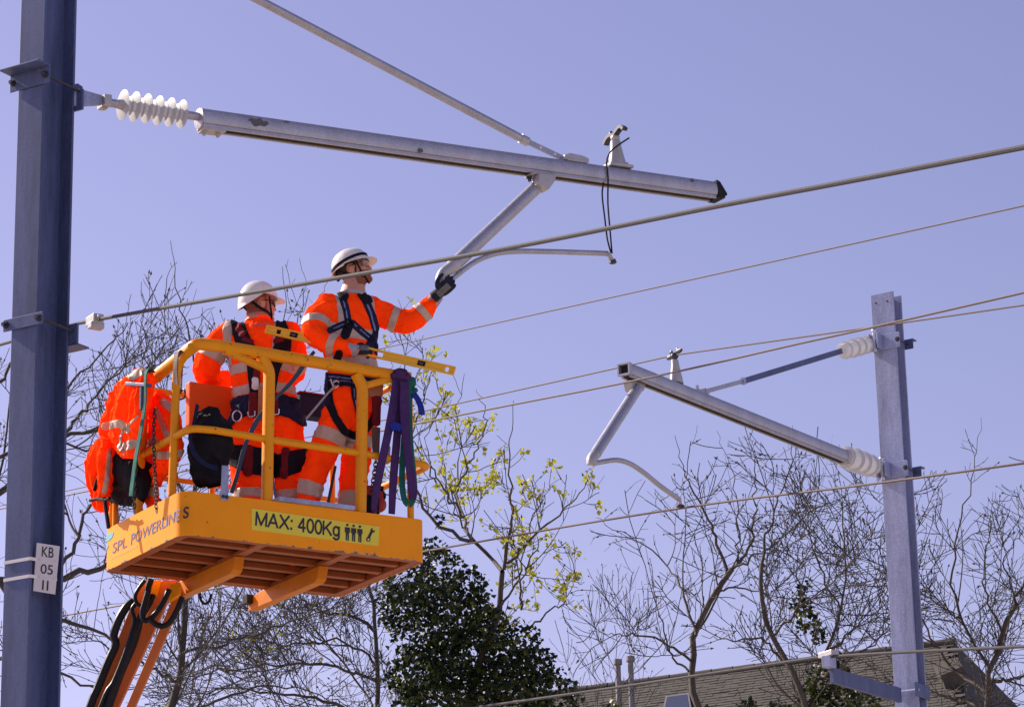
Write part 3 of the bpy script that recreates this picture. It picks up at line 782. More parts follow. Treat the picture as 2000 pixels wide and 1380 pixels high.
b = MB(); b.prism([bp(x, y, .052) for x, y in tray(.012, 0, 0)], Z * .012); b.build('floor_plate', 'floor_under', lift, smooth=0, fixn=True)
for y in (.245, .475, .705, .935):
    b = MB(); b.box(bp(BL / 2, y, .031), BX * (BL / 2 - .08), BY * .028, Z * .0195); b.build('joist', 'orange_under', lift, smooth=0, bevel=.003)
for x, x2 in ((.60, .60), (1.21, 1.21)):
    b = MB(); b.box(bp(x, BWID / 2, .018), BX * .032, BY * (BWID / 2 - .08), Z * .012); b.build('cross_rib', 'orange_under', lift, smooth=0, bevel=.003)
    b = MB()
    s0, s1 = .40, BWID + .24
    prof = [(s0, .003), (s0 + .03, -.08), (s0 + .07, -.10), (s1, -.10), (s1 + .005, -.02), (s1 - .18, .003)]
    b.prism([bp(x - .035, y, z) for y, z in prof], BX * .07)
    b.build('fork_beam', 'beam', lift, smooth=0, bevel=.004, fixn=True)
# rails
RT = SQ(.031, .35)
TY = .045
def rail(name, pts, m='yellow_rail', sec=RT, up=Z, r=.07, parent=lift, bend=True):
    b = MB(); P = arc_bend(pts, r, 5) if bend else pts
    b.sweep(P, sec, None if up is None else up); return b.build(name, m, parent, smooth=50)
def rtube(name, pts, r=.019, bendr=.06, parent=lift, m='yellow_rail'):
    b = MB(); b.tube(arc_bend(pts, bendr, 5), r, 12); return b.build(name, m, parent, smooth=60)
corner = bf(384, 671, TY); ztop = loc_b(corner)[2]
right_top = bf(799, 738, TY)
xr = loc_b(right_top)[0]
p1top = be(290, 748, .05); y1 = loc_b(p1top)[1]
zt = (loc_b(corner)[2] + loc_b(right_top)[2]) / 2
P1 = lambda z: bp(.05, y1, z)
b = MB(); b.sweep([bf(430, 676, TY), right_top], SQ(.034, .3), Z); b.build('top_rail', 'yellow_rail', lift, smooth=50)
b = MB(); b.sweep(arc_bend([bf(431, 676, TY), corner, be(300, 739, .05)], .045, 5), SQ(.0335, .3), Z); b.build('top_rail', 'yellow_rail', lift, smooth=50)
rtube('post', [be(303, 737, .05) - Z * .0, be(284, 762, .05), be(270, 1004, .05)], .027, .07)
rtube('post', [be(374, 676, .05), be(345, 716, .05), be(336, 968, .05)], .027, .09)
rtube('post', [be(225, 921, .05), be(217, 1032, .05)], .026)
for (xa, ya, xb, yb, xc, yc) in ((510, 696, 526, 724, 521, 985), (695, 730, 708, 754, 704, 1010)):
    b = MB(); b.sweep(arc_bend([bf(xa, ya, TY), bf(xb, yb, TY), bf(xc, yc, TY)], .04, 4), SQ(.0315, .3), BY); b.build('post', 'yellow_rail', lift, smooth=50)
for a, c in (((440, 684), (522, 722)), ((768, 738), (710, 754))):
    b = MB(); b.sweep([bf(*a, TY), bf(*c, TY)], SQ(.022, .3), BY); b.build('knee_brace', 'yellow_rail', lift, smooth=50)
# right end, rear and their posts
zr = loc_b(right_top)[2]
rtube('post', [right_top + BX * .0, bp(xr + .0, TY, .02)], .022)
rear = [right_top, bp(xr, BWID - .06, zr)]
rtube('top_rail', rear, .020)
rtube('top_rail', [bp(xr, BWID - .06, zr), bp(.05, BWID - .06, zr + .02), bp(.05, y1 + .1, zr + .02)], .020)
for x in (.05, .75, xr): rtube('post', [bp(x, BWID - .06, zr), bp(x, BWID - .06, .05)], .020)
mid = [be(222, 921, .05), be(340, 853, .05), bf(368, 836, TY), bf(520, 857, TY - .0), bf(700, 884, TY), bf(815, 905, TY)]
mL = loc_b(mid[-1])
mid2 = [bf(368, 837, TY - .0), bf(520, 857, TY), bf(700, 884, TY), bf(838, 909, TY), bp(loc_b(bf(838, 909, TY))[0], BWID - .06, loc_b(bf(838, 909, TY))[2])]
rtube('mid_rail', [be(222, 921, .05), be(338, 854, .05), bf(372, 836, TY), bf(420, 840, TY)], .024, .06)
rtube('mid_rail', [bf(420, 840, TY), bf(520, 857, TY), bf(700, 884, TY)] + mid2[3:], .024, .06)
zm = loc_b(mid2[-1])[2]
rtube('mid_rail', [mid2[-1], bp(.05, BWID - .06, zm), be(222, 921, .05)], .018)
# sign
def fs(px, py): return bf(px, py, -0.002)
MB().prism([fs(491, 992), fs(741, 1028), fs(739, 1066), fs(491, 1034)], -BY * .0015).build('load_label', 'sign_yellow', lift, smooth=0)
lab = lift.children[-1]
def ft(px, py): return bf(px, py, -0.0045)
GLY = {'M': (.92, [[(0, 0), (0, 1), (.46, .05), (.92, 1), (.92, 0)]]), 'A': (.86, [[(0, 0), (.43, 1), (.86, 0)], [(.14, .32), (.72, .32)]]), 'X': (.80, [[(0, 0), (.8, 1)], [(0, 1), (.8, 0)]]),
       ':': (.12, [[(.06, .02), (.06, .12)], [(.06, .62), (.06, .72)]]), '4': (.64, [[(.46, 0), (.46, 1), (0, .30), (.64, .30)]]),
       '0': (.58, [[(.29 + .29 * math.cos(t), .5 + .5 * math.sin(t)) for t in np.linspace(0, 2 * math.pi, 17)]]), 'K': (.76, [[(0, 0), (0, 1)], [(.72, 1), (.02, .36)], [(.26, .56), (.76, 0)]]),
       'g': (.54, [[(.27 + .27 * math.cos(t), .36 + .33 * math.sin(t)) for t in np.linspace(0, 2 * math.pi, 15)], [(.54, .70), (.54, -.10), (.42, -.25), (.20, -.27), (.02, -.16)]])}
def stroke_word(word, p00, p10, p01, parent, m, t=.095, gap=.20, plane=None):
    """bold sans letters drawn as flat strokes; p00, p10, p01 are pixels of the baseline start, its end and the cap line above the start"""
    tot = sum(GLY[c][0] for c in word) + gap * (len(word) - 1); x = 0.0
    a, u, w = np.array(p00, float), (np.array(p10, float) - p00) / tot, np.array(p01, float) - p00
    for c in word:
        wd, strokes = GLY[c]; b = MB(); k = 0
        for st in strokes:
            for (x0, y0), (x1, y1) in zip(st[:-1], st[1:]):
                d = np.array([x1 - x0, y1 - y0]); L = np.hypot(*d); d = d / L; n_ = np.array([-d[1], d[0]]) * t; e = d * t * .55; k += 1
                q = [np.array([x0, y0]) - e + n_, np.array([x0, y0]) - e - n_, np.array([x1, y1]) + e - n_, np.array([x1, y1]) + e + n_]
                pts = [a + u * (x + v[0]) + w * v[1] for v in q]
                b.prism([bf(p[0], p[1], -.0045 - k * .00004) for p in pts], -BY * .0005)
        b.build('letter', m, parent, smooth=0, fixn=True); x += wd + gap
stroke_word('MAX:', (500, 1024.5), (570, 1033.5), (501.5, 999.5), lab, 'black_print', t=.085)
stroke_word('400Kg', (583, 1036.5), (662, 1046.5), (583.5, 1011), lab, 'black_print', t=.085)
for word, a, c, d in () and (('MAX:', (498, 1024), (571, 1033.5), (500, 998)), ('400Kg', (581, 1035.5), (662, 1046), (582, 1009))):
    if word == '400Kg':
        text_part('400Kg', ft(581, 1044.5), ft(664, 1055), ft(581.5, 1010), lab, 'black_print', bold=.013, lift=0)
    else:
        text_part('MAX', ft(498, 1025), ft(558, 1033), ft(499, 998), lab, 'black_print', bold=.013, lift=0)
        for yy in (1013, 1031):
            MB().prism([ft(563, yy), ft(569, yy + 1), ft(569, yy + 5), ft(563, yy + 4)], -BY * .0006).build('colon_dot', 'black_print', lab, smooth=0)
for k in range(3):
    x = 678.5 + k * 12.2; y = 1024.5 + k * 1.6
    b = MB()
    b.prism([ft(x + 2.6 * math.cos(a), y + 2.6 * math.sin(a)) for a in np.linspace(0, 2 * math.pi, 12, endpoint=False)], -BY * .0006)
    for poly in ([(-5, 4), (5, 5), (5.2, 15), (3.6, 15), (3.2, 8), (3, 31), (.6, 31), (.2, 18), (-.4, 18), (-.7, 30.5), (-3.2, 30), (-3.2, 8), (-3.8, 14.5), (-5.2, 14)],):
        b.prism([ft(x + a, y + c) for a, c in poly], -BY * .0006)
    b.build('person_icon', 'black_print', lab, smooth=0, fixn=True)
b = MB()
wr = [(715, 1053.5), (717.5, 1057), (721.5, 1057), (724, 1053), (723, 1049.5), (727.5, 1039.5), (731, 1039), (733, 1034.5), (729.8, 1035.5), (727.5, 1033.5), (728, 1030),
      (724.5, 1031.5), (723.5, 1036), (718, 1047.5), (715.5, 1050)]
b.prism([ft(*q) for q in wr], -BY * .0006)
b.build('wrench_icon', 'black_print', lab, smooth=0, fixn=True)
MB().prism([bf(719.6 + 2.1 * math.cos(a), 1053 + 2.3 * math.sin(a), -.0056) for a in np.linspace(0, 2 * math.pi, 12, endpoint=False)], -BY * .0005).build('icon_eye', 'sign_yellow', lab, smooth=0, fixn=True)
# company name on the short end
def es(px, py): return be(px, py, -0.0015)
text_part('SPL', es(219, 1081), es(247, 1067.5), es(221, 1060), toe, 'navy_print', bold=.006, lift=.0015)
text_part('POWERLINE', es(255, 1064), es(350, 1015), es(257, 1042), toe, 'navy_print', bold=.004, lift=.0015)
sp = bp(.012, -.0, 0)
text_part('S', bf(357, 1013, -.002), bf(368.5, 1010.5, -.002), bf(358, 990, -.002), toe, 'black_print', bold=.02, lift=.001)
text_part('A POWERLINES GROUP', es(217, 1092), es(268, 1068), es(217.3, 1088), toe, 'faint_print', lift=.0015)
for poly in ([(207, 1048), (211, 1042), (222, 1038), (220, 1047), (214, 1055), (208, 1058)], [(206.5, 1068), (212, 1064), (211, 1069), (207, 1075)]):
    MB().prism([es(*q) for q in poly], -BX * .001).build('logo_mark', 'teal_print', toe, smooth=0, fixn=True)
# galvanised latch plate with bolts, step plate
b = MB(); b.prism([bf(434, 908, -.008), bf(447, 909, -.008), bf(446, 977, -.008), bf(431, 975, -.008)], BY * .008)
lat = b.build('latch_plate', 'galv_new', lift, smooth=0, bevel=.002, fixn=True)
b = MB()
for q in ((436, 969), (443, 970)): bolt(b, bf(*q, -.009), -BY, .008, .012)
b.build('latch_bolt', 'steel_dark', lat)
zs = BTOE + .004
sx0, sx1 = loc_b(bf(541, 980, 0))[0], loc_b(bf(690, 1000, 0))[0]
b = MB(); b.box(bp((sx0 + sx1) / 2, .17, zs + .012), BX * (sx1 - sx0) / 2, BY * .20, Z * .014); b.build('step_plate', 'galv_new', lift, smooth=0, bevel=.004)
for x in (sx0 + .05, sx1 - .05):
    b = MB(); b.beam(bp(x, .34, .064), bp(x, .34, zs), .03, .03, BX); b.build('step_leg', 'yellow_rail', lift, smooth=0)
# control box and panel at the rear
def rbox(name, x0, x1, y0, y1, z0, z1, m, parent=lift, bevel=.01):
    b = MB(); b.box(bp((x0 + x1) / 2, (y0 + y1) / 2, (z0 + z1) / 2), BX * (x1 - x0) / 2, BY * (y1 - y0) / 2, Z * (z1 - z0) / 2)
    return b.build(name, m, parent, smooth=0, bevel=bevel)
pa, pb = loc_b(bf(368, 745, 1.05)), loc_b(bf(450, 842, 1.05))
rbox('control_cover', pa[0], pb[0] + .1, 1.03, 1.10, pb[2], pa[2], 'fluo_dull')
pa, pb = loc_b(bf(586, 763, .98)), loc_b(bf(645, 812, .98))
cb = rbox('control_box', pa[0], pb[0], .98, 1.10, pb[2] - .02, pa[2] - .012, 'web_navy')
rbox('control_lid', pa[0] - .01, pb[0] + .01, .97, 1.11, pa[2] - .0115, pa[2], 'maroon', cb)
pa, pb = loc_b(bf(240, 955, 1.0)), loc_b(bf(330, 985, 1.0))
rbox('rear_kick_rail', .1, BL - .1, BWID - .05, BWID - .02, BTOE - .0, BTOE + .06, 'yellow')
# lift arm, running down to the carrier
ay = 1.50
AP = BO + BY * ay
def ar(px, py, d=0.0): return at(px, py, AP[1] + d)
def strip(l0, r0, l1, r1, d0, d1, name, m, ext=True):
    """box arm between two pixel edges, top to bottom, from depth d0 to d1"""
    P = [ar(*l0, d0), ar(*r0, d0), ar(*r1, d0), ar(*l1, d0)]
    b = MB(); b.prism(P, np.array([0, d1 - d0, 0.0])); return b.build(name, m, lift, smooth=0, bevel=.006, fixn=True)
def ext(p, q, y): t = (y - p[1]) / (q[1] - p[1]); return (p[0] + (q[0] - p[0]) * t, y)
BOTY = 2200
for (a, c, e, g, d0, d1, nm) in (((276, 1132), (308, 1132), (176, 1380), (212, 1380), .12, .34, 'arm_tube'),
                                 ((318, 1132), (346, 1132), (209, 1380), (231, 1380), .07, .13, 'arm_tube'),
                                 ((340, 1160), (360, 1160), (246, 1380), (263, 1380), -.02, .03, 'link_arm')):
    strip(a, c, ext(a, e, BOTY), ext(c, g, BOTY), d0, d1, nm, 'arm_orange')
strip((299, 1132), (316, 1132), (287, 1165), (306, 1165), .06, .10, 'arm_head', 'yellow')
b = MB(); b.prism([ar(333, 1140, -.10), ar(352, 1138, -.10), ar(350, 1160, -.10), ar(330, 1172, -.10)], np.array([0, .1, 0])); b.build('pivot_plate', 'yellow', lift, smooth=0, fixn=True)
hs = []
def hose(pts, r, d, name='hose', m='hose'):
    b = MB(); b.tube(smooth_path([ar(px, py, d) for px, py in pts], 30), r, 10); return b.build(name, m, lift)
hose([(283, 1132), (270, 1150), (264, 1165), (268, 1178), (276, 1182)], 0.0133, -.08)
hose([(295, 1130), (289, 1150), (286, 1180), (274, 1205), (255, 1260), (228, 1330), (208, 1380), (120, 1640)], 0.0222, -.02)
hose([(300, 1160), (292, 1180), (278, 1205), (262, 1260), (240, 1310), (215, 1380), (130, 1640)], 0.0178, .0)
hose([(268, 1175), (258, 1190), (262, 1215), (246, 1270), (222, 1330), (196, 1380), (110, 1640)], 0.0148, -.03)
hose([(262, 1172), (246, 1186), (232, 1210), (222, 1240), (226, 1258), (212, 1290), (190, 1345), (172, 1390), (90, 1640)], 0.0281, .04)
hose([(289, 1155), (283, 1175), (278, 1196), (282, 1210), (296, 1206), (316, 1180), (331, 1150)], 0.0192, -.16)
hose([(292, 1208), (304, 1218), (318, 1222), (332, 1214), (345, 1192), (356, 1165)], 0.0192, -.20)
hose([(390, 1158), (392, 1170), (399, 1178), (408, 1174), (413, 1160)], 0.0089, -.35)
rbox('bracket_block', 1.13, 1.20, 1.36, 1.43, -.06, -.0, 'rubber', bevel=.003)
# carrier on the ground, far below the picture
ab = ar(*ext((290, 1132), (196, 1380), BOTY), .2)
cbx = np.array([ab[0], ab[1] + .4, 0])
b = MB(); b.box(cbx + Z * .85, BX * 1.0, BY * .7, Z * .35); b.build('carrier_body', 'chassis', lift, smooth=0, bevel=.05)
b = MB(); b.lathe(cbx + Z * 1.2, Z, [(0, .5), (.25, .5), (.3, .42), (max(ab[2] - 1.1, .5), .25)], 24); b.build('turret', 'chassis', lift)
for sx in (-.7, .7):
    for sy in (-.75, .75):
        b = MB(); b.lathe(cbx + BX * sx + BY * (sy - .12 * np.sign(sy)) + Z * .42, BY * np.sign(sy), [(0, .36), (.02, .42), (.2, .42), (.24, .36), (.24, .2), (.2, .18)], 24)
        b.build('wheel', 'rubber', lift)
# ------------------------------------------------------------------ trees
def tubes_np(C, Rr, sides):
    """C (N,k,3) curves, Rr (N,k) radii -> vertices, quads"""
    N, k, _ = C.shape
    T = np.gradient(C, axis=1); T /= np.linalg.norm(T, axis=2, keepdims=True) + 1e-9
    ref = np.where(np.abs(T[:, :1, 2:3]) < .8, np.array([[[0, 0, 1.0]]]), np.array([[[1.0, 0, 0]]]))
    A = np.cross(T, np.broadcast_to(ref, T.shape)); A /= np.linalg.norm(A, axis=2, keepdims=True) + 1e-9
    B = np.cross(T, A)
    an = np.linspace(0, 2 * np.pi, sides, endpoint=False)
    V = C[:, :, None, :] + Rr[:, :, None, None] * (A[:, :, None, :] * np.cos(an)[None, None, :, None] + B[:, :, None, :] * np.sin(an)[None, None, :, None])
    idx = np.arange(N * k * sides).reshape(N, k, sides)
    a = idx[:, :-1, :]; b = np.roll(a, -1, 2); d = idx[:, 1:, :]; c = np.roll(d, -1, 2)
    Q = np.stack([a, b, c, d], -1).reshape(-1, 4)
    return V.reshape(-1, 3), Q
def cat_np(lst):
    Vs, Qs, o = [], [], 0
    for V, Q in lst: Vs.append(V); Qs.append(Q + o); o += len(V)
    return np.concatenate(Vs), np.concatenate(Qs)
def spawn(rng, C, R, per_m, lmin, lmax, k, r0, spread, up, wander, tstart=.15, thin=.35):
    """children along parent curves"""
    outC, outR = [], []
    for c, r in zip(C, R):
        seg = np.linalg.norm(np.diff(c, axis=0), axis=1); L = seg.sum()
        n = rng.poisson(max(L * per_m * (1 - tstart), .01))
        if n == 0: continue
        t = tstart + (1 - tstart) * rng.random(n)
        x = t * (len(c) - 1); i = np.minimum(x.astype(int), len(c) - 2); f = (x - i)[:, None]
        P = c[i] * (1 - f) + c[i + 1] * f
        tan = c[i + 1] - c[i]; tan /= np.linalg.norm(tan, axis=1, keepdims=True) + 1e-9
        rad = rng.normal(size=(n, 3)); rad[:, 1] *= .8
        rad -= tan * (rad * tan).sum(1, keepdims=True); rad /= np.linalg.norm(rad, axis=1, keepdims=True) + 1e-9
        sp = spread * (.6 + .8 * rng.random((n, 1)))
        d = tan * (1 - .3 * sp) + rad * sp; d[:, 2] += up * rng.random(n)
        d /= np.linalg.norm(d, axis=1, keepdims=True)
        Ln = (lmin + (lmax - lmin) * rng.random(n) ** 1.5) * (1.05 - .45 * t)
        steps = [P]
        for q in range(1, k):
            d = d + rng.normal(size=(n, 3)) * wander; d[:, 2] += up * .22
            d /= np.linalg.norm(d, axis=1, keepdims=True)
            steps.append(steps[-1] + d * (Ln / (k - 1))[:, None])
        rp = np.interp(t, np.linspace(0, 1, len(r)), r)
        rb = np.minimum(rp * .75, r0 * (.6 + .6 * rng.random(n)) * (Ln / lmax) ** .5 + .0012)
        outC.append(np.stack(steps, 1)); outR.append(rb[:, None] * np.linspace(1, thin, k)[None, :])
    if not outC: return np.zeros((0, k, 3)), np.zeros((0, k))
    return np.concatenate(outC), np.concatenate(outR)
def limb_curve(rng, pix, Y, r0, r1, depth=1.0, n=22, jit=.02):
    P = [at(px, py, Y) for px, py in pix]
    n0 = len(P); dy = np.cumsum(rng.normal(size=n0) * depth * .35); dy -= dy[0]
    P = [at(px, py, Y + d) for (px, py), d in zip(pix, dy)]
    c = resample(smooth_path(P, 60), n)
    c[1:-1] += rng.normal(size=(n - 2, 3)) * jit
    return c, (r1 * .7 + (r0 * .62 - r1 * .7) * (1 - np.linspace(0, 1, n)) ** 1.15)
def leaves_np(rng, P, size, up_bias=.4, fold=.25):
    """pointed folded leaves of four triangles each"""
    n = len(P)
    d = rng.normal(size=(n, 3)); d /= np.linalg.norm(d, axis=1, keepdims=True)
    nr = rng.normal(size=(n, 3)); nr[:, 2] += up_bias; nr -= d * (nr * d).sum(1, keepdims=True); nr /= np.linalg.norm(nr, axis=1, keepdims=True)
    s = np.cross(d, nr); L = size * (.6 + .8 * rng.random((n, 1)))
    b, tip = P, P + d * L - nr * L * .15
    m1 = P + d * L * .42 + nr * L * .05
    l_, r_ = P + d * L * .38 + s * L * .42 + nr * L * fold, P + d * L * .38 - s * L * .42 + nr * L * fold
    V = np.stack([b, l_, tip, r_, m1], 1).reshape(-1, 3)
    o = (np.arange(n) * 5)[:, None]
    T = np.concatenate([o + np.array([[0, 4, 1]]), o + np.array([[1, 4, 2]]), o + np.array([[0, 3, 4]]), o + np.array([[3, 2, 4]])])
    return V, T
def buds_np(rng, P, D, s):
    n = len(P); D = D / (np.linalg.norm(D, axis=1, keepdims=True) + 1e-9)
    a = np.cross(D, rng.normal(size=(n, 3))); a /= np.linalg.norm(a, axis=1, keepdims=True) + 1e-9; b = np.cross(D, a)
    L = s * (.5 + rng.random((n, 1))); w = L * .38
    V = np.stack([P - D * L * .4, P + a * w, P + b * w, P - a * w, P - b * w, P + D * L], 1).reshape(-1, 3)
    o = (np.arange(n) * 6)[:, None]
    T = np.concatenate([o + np.array([t]) for t in ([0, 2, 1], [0, 3, 2], [0, 4, 3], [0, 1, 4], [5, 1, 2], [5, 2, 3], [5, 3, 4], [5, 4, 1])])
    return V, T
def inside(rng, C, R, env):
    """keep the branches that end below the crown's outline"""
    if env is None or len(C) == 0: return C, R
    e = np.array(env, float); p = proj(C[:, [len(C[0]) // 2, -1]].reshape(-1, 3)).reshape(-1, 2, 2)
    lim = np.interp(p[:, :, 0], e[:, 0], e[:, 1]) + np.abs(rng.normal(size=len(C)))[:, None] * 45 - 8
    k = (p[:, :, 1] > lim).all(1); return C[k], R[k]
ENV_L = [(-300, 560), (60, 600), (180, 640), (262, 560), (300, 520), (335, 470), (370, 540), (450, 590), (520, 560), (548, 515), (590, 505), (620, 545), (700, 600), (780, 700), (900, 1000)]
ENV_R = [(1000, 1250), (1130, 1060), (1200, 960), (1300, 850), (1400, 815), (1500, 850), (1600, 810), (1700, 880), (1800, 900), (1900, 810), (1960, 860), (2100, 830)]
ENV_I = [(700, 640), (760, 620), (778, 580), (830, 640), (900, 725), (950, 800), (1003, 775), (1060, 870), (1095, 915), (1165, 895), (1220, 1100)]
def tree(seed, name, label, Y, trunk, limbs, dens=1.0, cat='tree', group='bare trees behind the railway', bark='bark', budsize=.03, tw_up=.25,
         b_per=3.0, t_per=5.0, s_per=5.0, leaf=None, blen=(.6, 1.9), tlen=(.25, .8), budfrac=.3, depth=1.0, spread=.9, tr=.0042, sr=.0030, sec=1.0, lr=.8, env=None):
    rng = np.random.default_rng(seed)
    LC, LR = [], []
    tc, trr = limb_curve(rng, trunk[0], Y, trunk[1] * lr, trunk[2] * lr, depth * .3)
    foot = np.array([tc[0][0], tc[0][1], 0.0])
    root = thing(name, foot, label, cat, group)
    tc = np.vstack([foot, tc]); trr = np.r_[trr[0] * 1.35, trr]
    V, Q = tubes_np(tc[None], trr[None], 10); build_np('trunk', V, Q, bark, root)
    for pix, r0, r1 in limbs:
        c, r = limb_curve(rng, pix, Y, r0 * lr, r1 * lr, depth); LC.append(c); LR.append(r)
    for c, r in zip(LC, LR):
        V, Q = tubes_np(c[None], r[None], 8); build_np('limb', V, Q, bark, root)
    C0, R0_ = spawn(rng, LC + [tc[6:]], LR + [trr[6:]], .9 * sec, 1.2, 3.0, 22, .020, .62, .25, .050, .2, .3)
    C0, R0_ = inside(rng, C0, R0_, env)
    for c, r in zip(C0, R0_):
        V, Q = tubes_np(c[None], r[None], 6); build_np('branch', V, Q, bark, root)
    allC, allR = LC + [tc[8:]] + list(C0), LR + [trr[8:]] + list(R0_)
    C1, R1 = spawn(rng, allC, allR, b_per * .95 * dens, blen[0], blen[1], 9, .010, spread, .18, .10)
    C1, R1 = inside(rng, C1, R1, env)
    C2, R2 = spawn(rng, C1, R1, t_per * 2.3 * dens, tlen[0], tlen[1], 6, .0055, .85, tw_up, .13, .12)
    C2b, R2b = spawn(rng, LC, LR, t_per * .8 * dens, tlen[0], tlen[1] * 1.3, 6, .0060, .85, tw_up, .13, .1)
    C2 = np.concatenate([C2, C2b]); R2 = np.concatenate([R2, R2b])
    C2, R2 = inside(rng, C2, R2, env)
    R2 = np.maximum(R2, tr); R1 = np.maximum(R1, tr * 1.25)
    C3, R3 = spawn(rng, C2, R2, s_per * 1.15 * dens, .08, .34, 4, .003, .7, tw_up * .8, .12, .1)
    R3 = np.maximum(R3, sr)
    V, Q = cat_np([tubes_np(C1, R1, 5), tubes_np(C2, R2, 3), tubes_np(C3, R3, 3)])
    br = build_np('crown', V, Q, 'twig', root); tag(br, kind='stuff')
    tips = np.concatenate([C3[:, -1], C2[:, -1], C2[:, 3]]); dirs = np.concatenate([C3[:, -1] - C3[:, -2], C2[:, -1] - C2[:, -2], C2[:, 4] - C2[:, 3]])
    if budsize and len(tips):
        pick = rng.random(len(tips)) < budfrac
        V, T = buds_np(rng, tips[pick], dirs[pick], budsize); tag(build_np('buds', V, T, 'bud', root, smooth=0), kind='stuff')
    if leaf:
        frac, size, m = leaf
        tp = np.concatenate([C3[:, -1], C3[:, 2], C2[:, -1]]); tp = tp[rng.random(len(tp)) < frac]
        tp = np.repeat(tp, 4, 0) + rng.normal(size=(len(tp) * 4, 3)) * size * .45
        V, T = leaves_np(rng, tp, size); tag(build_np('leaves', V, T, m, root, smooth=0), kind='stuff')
    return root
# left of the picture, behind the basket
tree(11, 'bare_tree', 'bare twiggy tree with thick dark limbs behind the left mast', 33,
     ([(-260, 1750), (-200, 1400), (-170, 1200), (-150, 950), (-120, 760)], .20, .05),
     [([(-190, 1300), (-90, 1165), (-20, 1138), (60, 1132), (130, 1124), (190, 1106), (235, 1082), (275, 1035), (330, 1000)], .11, .02),
      ([(-160, 1080), (-60, 985), (0, 962), (60, 905), (120, 856), (190, 840), (250, 806), (300, 740)], .085, .015),
      ([(-160, 1040), (-60, 940), (20, 885), (90, 862), (160, 878), (230, 880)], .06, .012),
      ([(-140, 900), (-60, 800), (0, 740), (40, 680), (70, 590)], .05, .010),
      ([(-10, 1135), (60, 1190), (130, 1215), (200, 1235), (260, 1290)], .06, .012),
      ([(100, 1128), (150, 1060), (175, 990), (215, 920), (240, 850)], .04, .010),
      ([(-180, 1350), (-40, 1290), (60, 1290), (150, 1330), (240, 1360)], .05, .012),
      ([(20, 885), (80, 800), (150, 740), (200, 690), (250, 630)], .035, .008),
      ([(120, 856), (190, 770), (270, 690), (330, 640)], .03, .007)], dens=.88, b_per=3.0, t_per=3.9, s_per=3.0, bark='bark', env=ENV_L, lr=1.15)
tree(12, 'bare_tree', 'bare tree with upright budding shoots rising behind the two workers', 37,
     ([(300, 1900), (320, 1500), (345, 1330), (360, 1200), (372, 1050), (390, 900)], .17, .05),
     [([(380, 1000), (330, 900), (300, 800), (285, 700), (278, 610), (276, 550)], .05, .006),
      ([(390, 900), (400, 800), (375, 680), (345, 570), (333, 470)], .045, .006),
      ([(372, 1050), (440, 900), (500, 780), (550, 660), (552, 520)], .05, .006),
      ([(440, 900), (520, 760), (575, 640), (598, 570), (585, 505)], .035, .006),
      ([(500, 780), (560, 680), (600, 620), (640, 550)], .03, .006),
      ([(372, 1050), (300, 960), (230, 870), (190, 760), (180, 680)], .05, .007),
      ([(230, 870), (260, 760), (310, 690), (355, 640), (420, 600)], .03, .006),
      ([(350, 1280), (400, 1266), (480, 1245), (560, 1218), (640, 1186), (700, 1160)], .045, .012),
      ([(345, 1330), (270, 1290), (190, 1250), (130, 1240)], .045, .010),
      ([(330, 1400), (420, 1370), (520, 1340), (600, 1350), (680, 1380)], .05, .010)], dens=.80, b_per=2.6, t_per=4.2, s_per=4.2, budsize=.034, tw_up=.5, env=ENV_L)
tree(13, 'bare_tree', 'bare tree with dense interwoven branches under the work basket', 41,
     ([(742, 1950), (742, 1500), (738, 1370), (733, 1260), (722, 1150), (705, 1060)], .13, .04),
     [([(738, 1330), (680, 1310), (600, 1296), (520, 1298), (430, 1312), (330, 1330)], .055, .012),
      ([(734, 1235), (690, 1205), (640, 1195), (600, 1178), (560, 1140), (520, 1110)], .050, .010),
      ([(740, 1420), (640, 1370), (540, 1352), (430, 1345), (330, 1365)], .06, .012),
      ([(740, 1400), (700, 1330), (640, 1260), (590, 1200), (540, 1180)], .04, .010),
      ([(742, 1470), (600, 1420), (470, 1395), (340, 1400)], .06, .012),
      ([(736, 1300), (690, 1260), (630, 1250), (550, 1260), (470, 1240)], .04, .008),
      ([(600, 1296), (520, 1250), (440, 1230), (380, 1190)], .03, .008),
      ([(733, 1260), (770, 1330), (790, 1390)], .03, .01)], dens=1.0, b_per=3.6, t_per=5.0, s_per=3.6, leaf=(.010, .05, 'leaf_young'), env=[(0, 1000), (800, 1000)])
# right
tree(21, 'bare_tree', 'bare tree with forked leaning trunk left of the right mast', 40,
     ([(1400, 1900), (1385, 1500), (1365, 1390), (1350, 1300), (1366, 1215), (1400, 1150), (1430, 1110)], .15, .07),
     [([(1430, 1110), (1462, 1075), (1475, 1010), (1476, 930), (1470, 860)], .05, .006),
      ([(1420, 1130), (1402, 1060), (1380, 1010), (1350, 950), (1330, 900), (1318, 850)], .05, .006),
      ([(1350, 1290), (1300, 1252), (1240, 1240), (1190, 1236), (1150, 1230)], .04, .006),
      ([(1360, 1240), (1330, 1150), (1290, 1090), (1240, 1050), (1190, 1030), (1165, 1010)], .045, .006),
      ([(1345, 1310), (1310, 1280), (1290, 1210), (1270, 1130)], .035, .006),
      ([(1430, 1110), (1480, 1080), (1540, 1040), (1590, 1000)], .04, .006),
      ([(1440, 1100), (1440, 1000), (1430, 920), (1400, 840)], .03, .005),
      ([(1400, 1150), (1470, 1150), (1520, 1180), (1560, 1190)], .03, .006)], dens=.74, b_per=2.7, t_per=4.2, s_per=3.4, bark='bark_pale', budsize=.035, tw_up=.16, env=ENV_R, tr=.0050, spread=1.05)
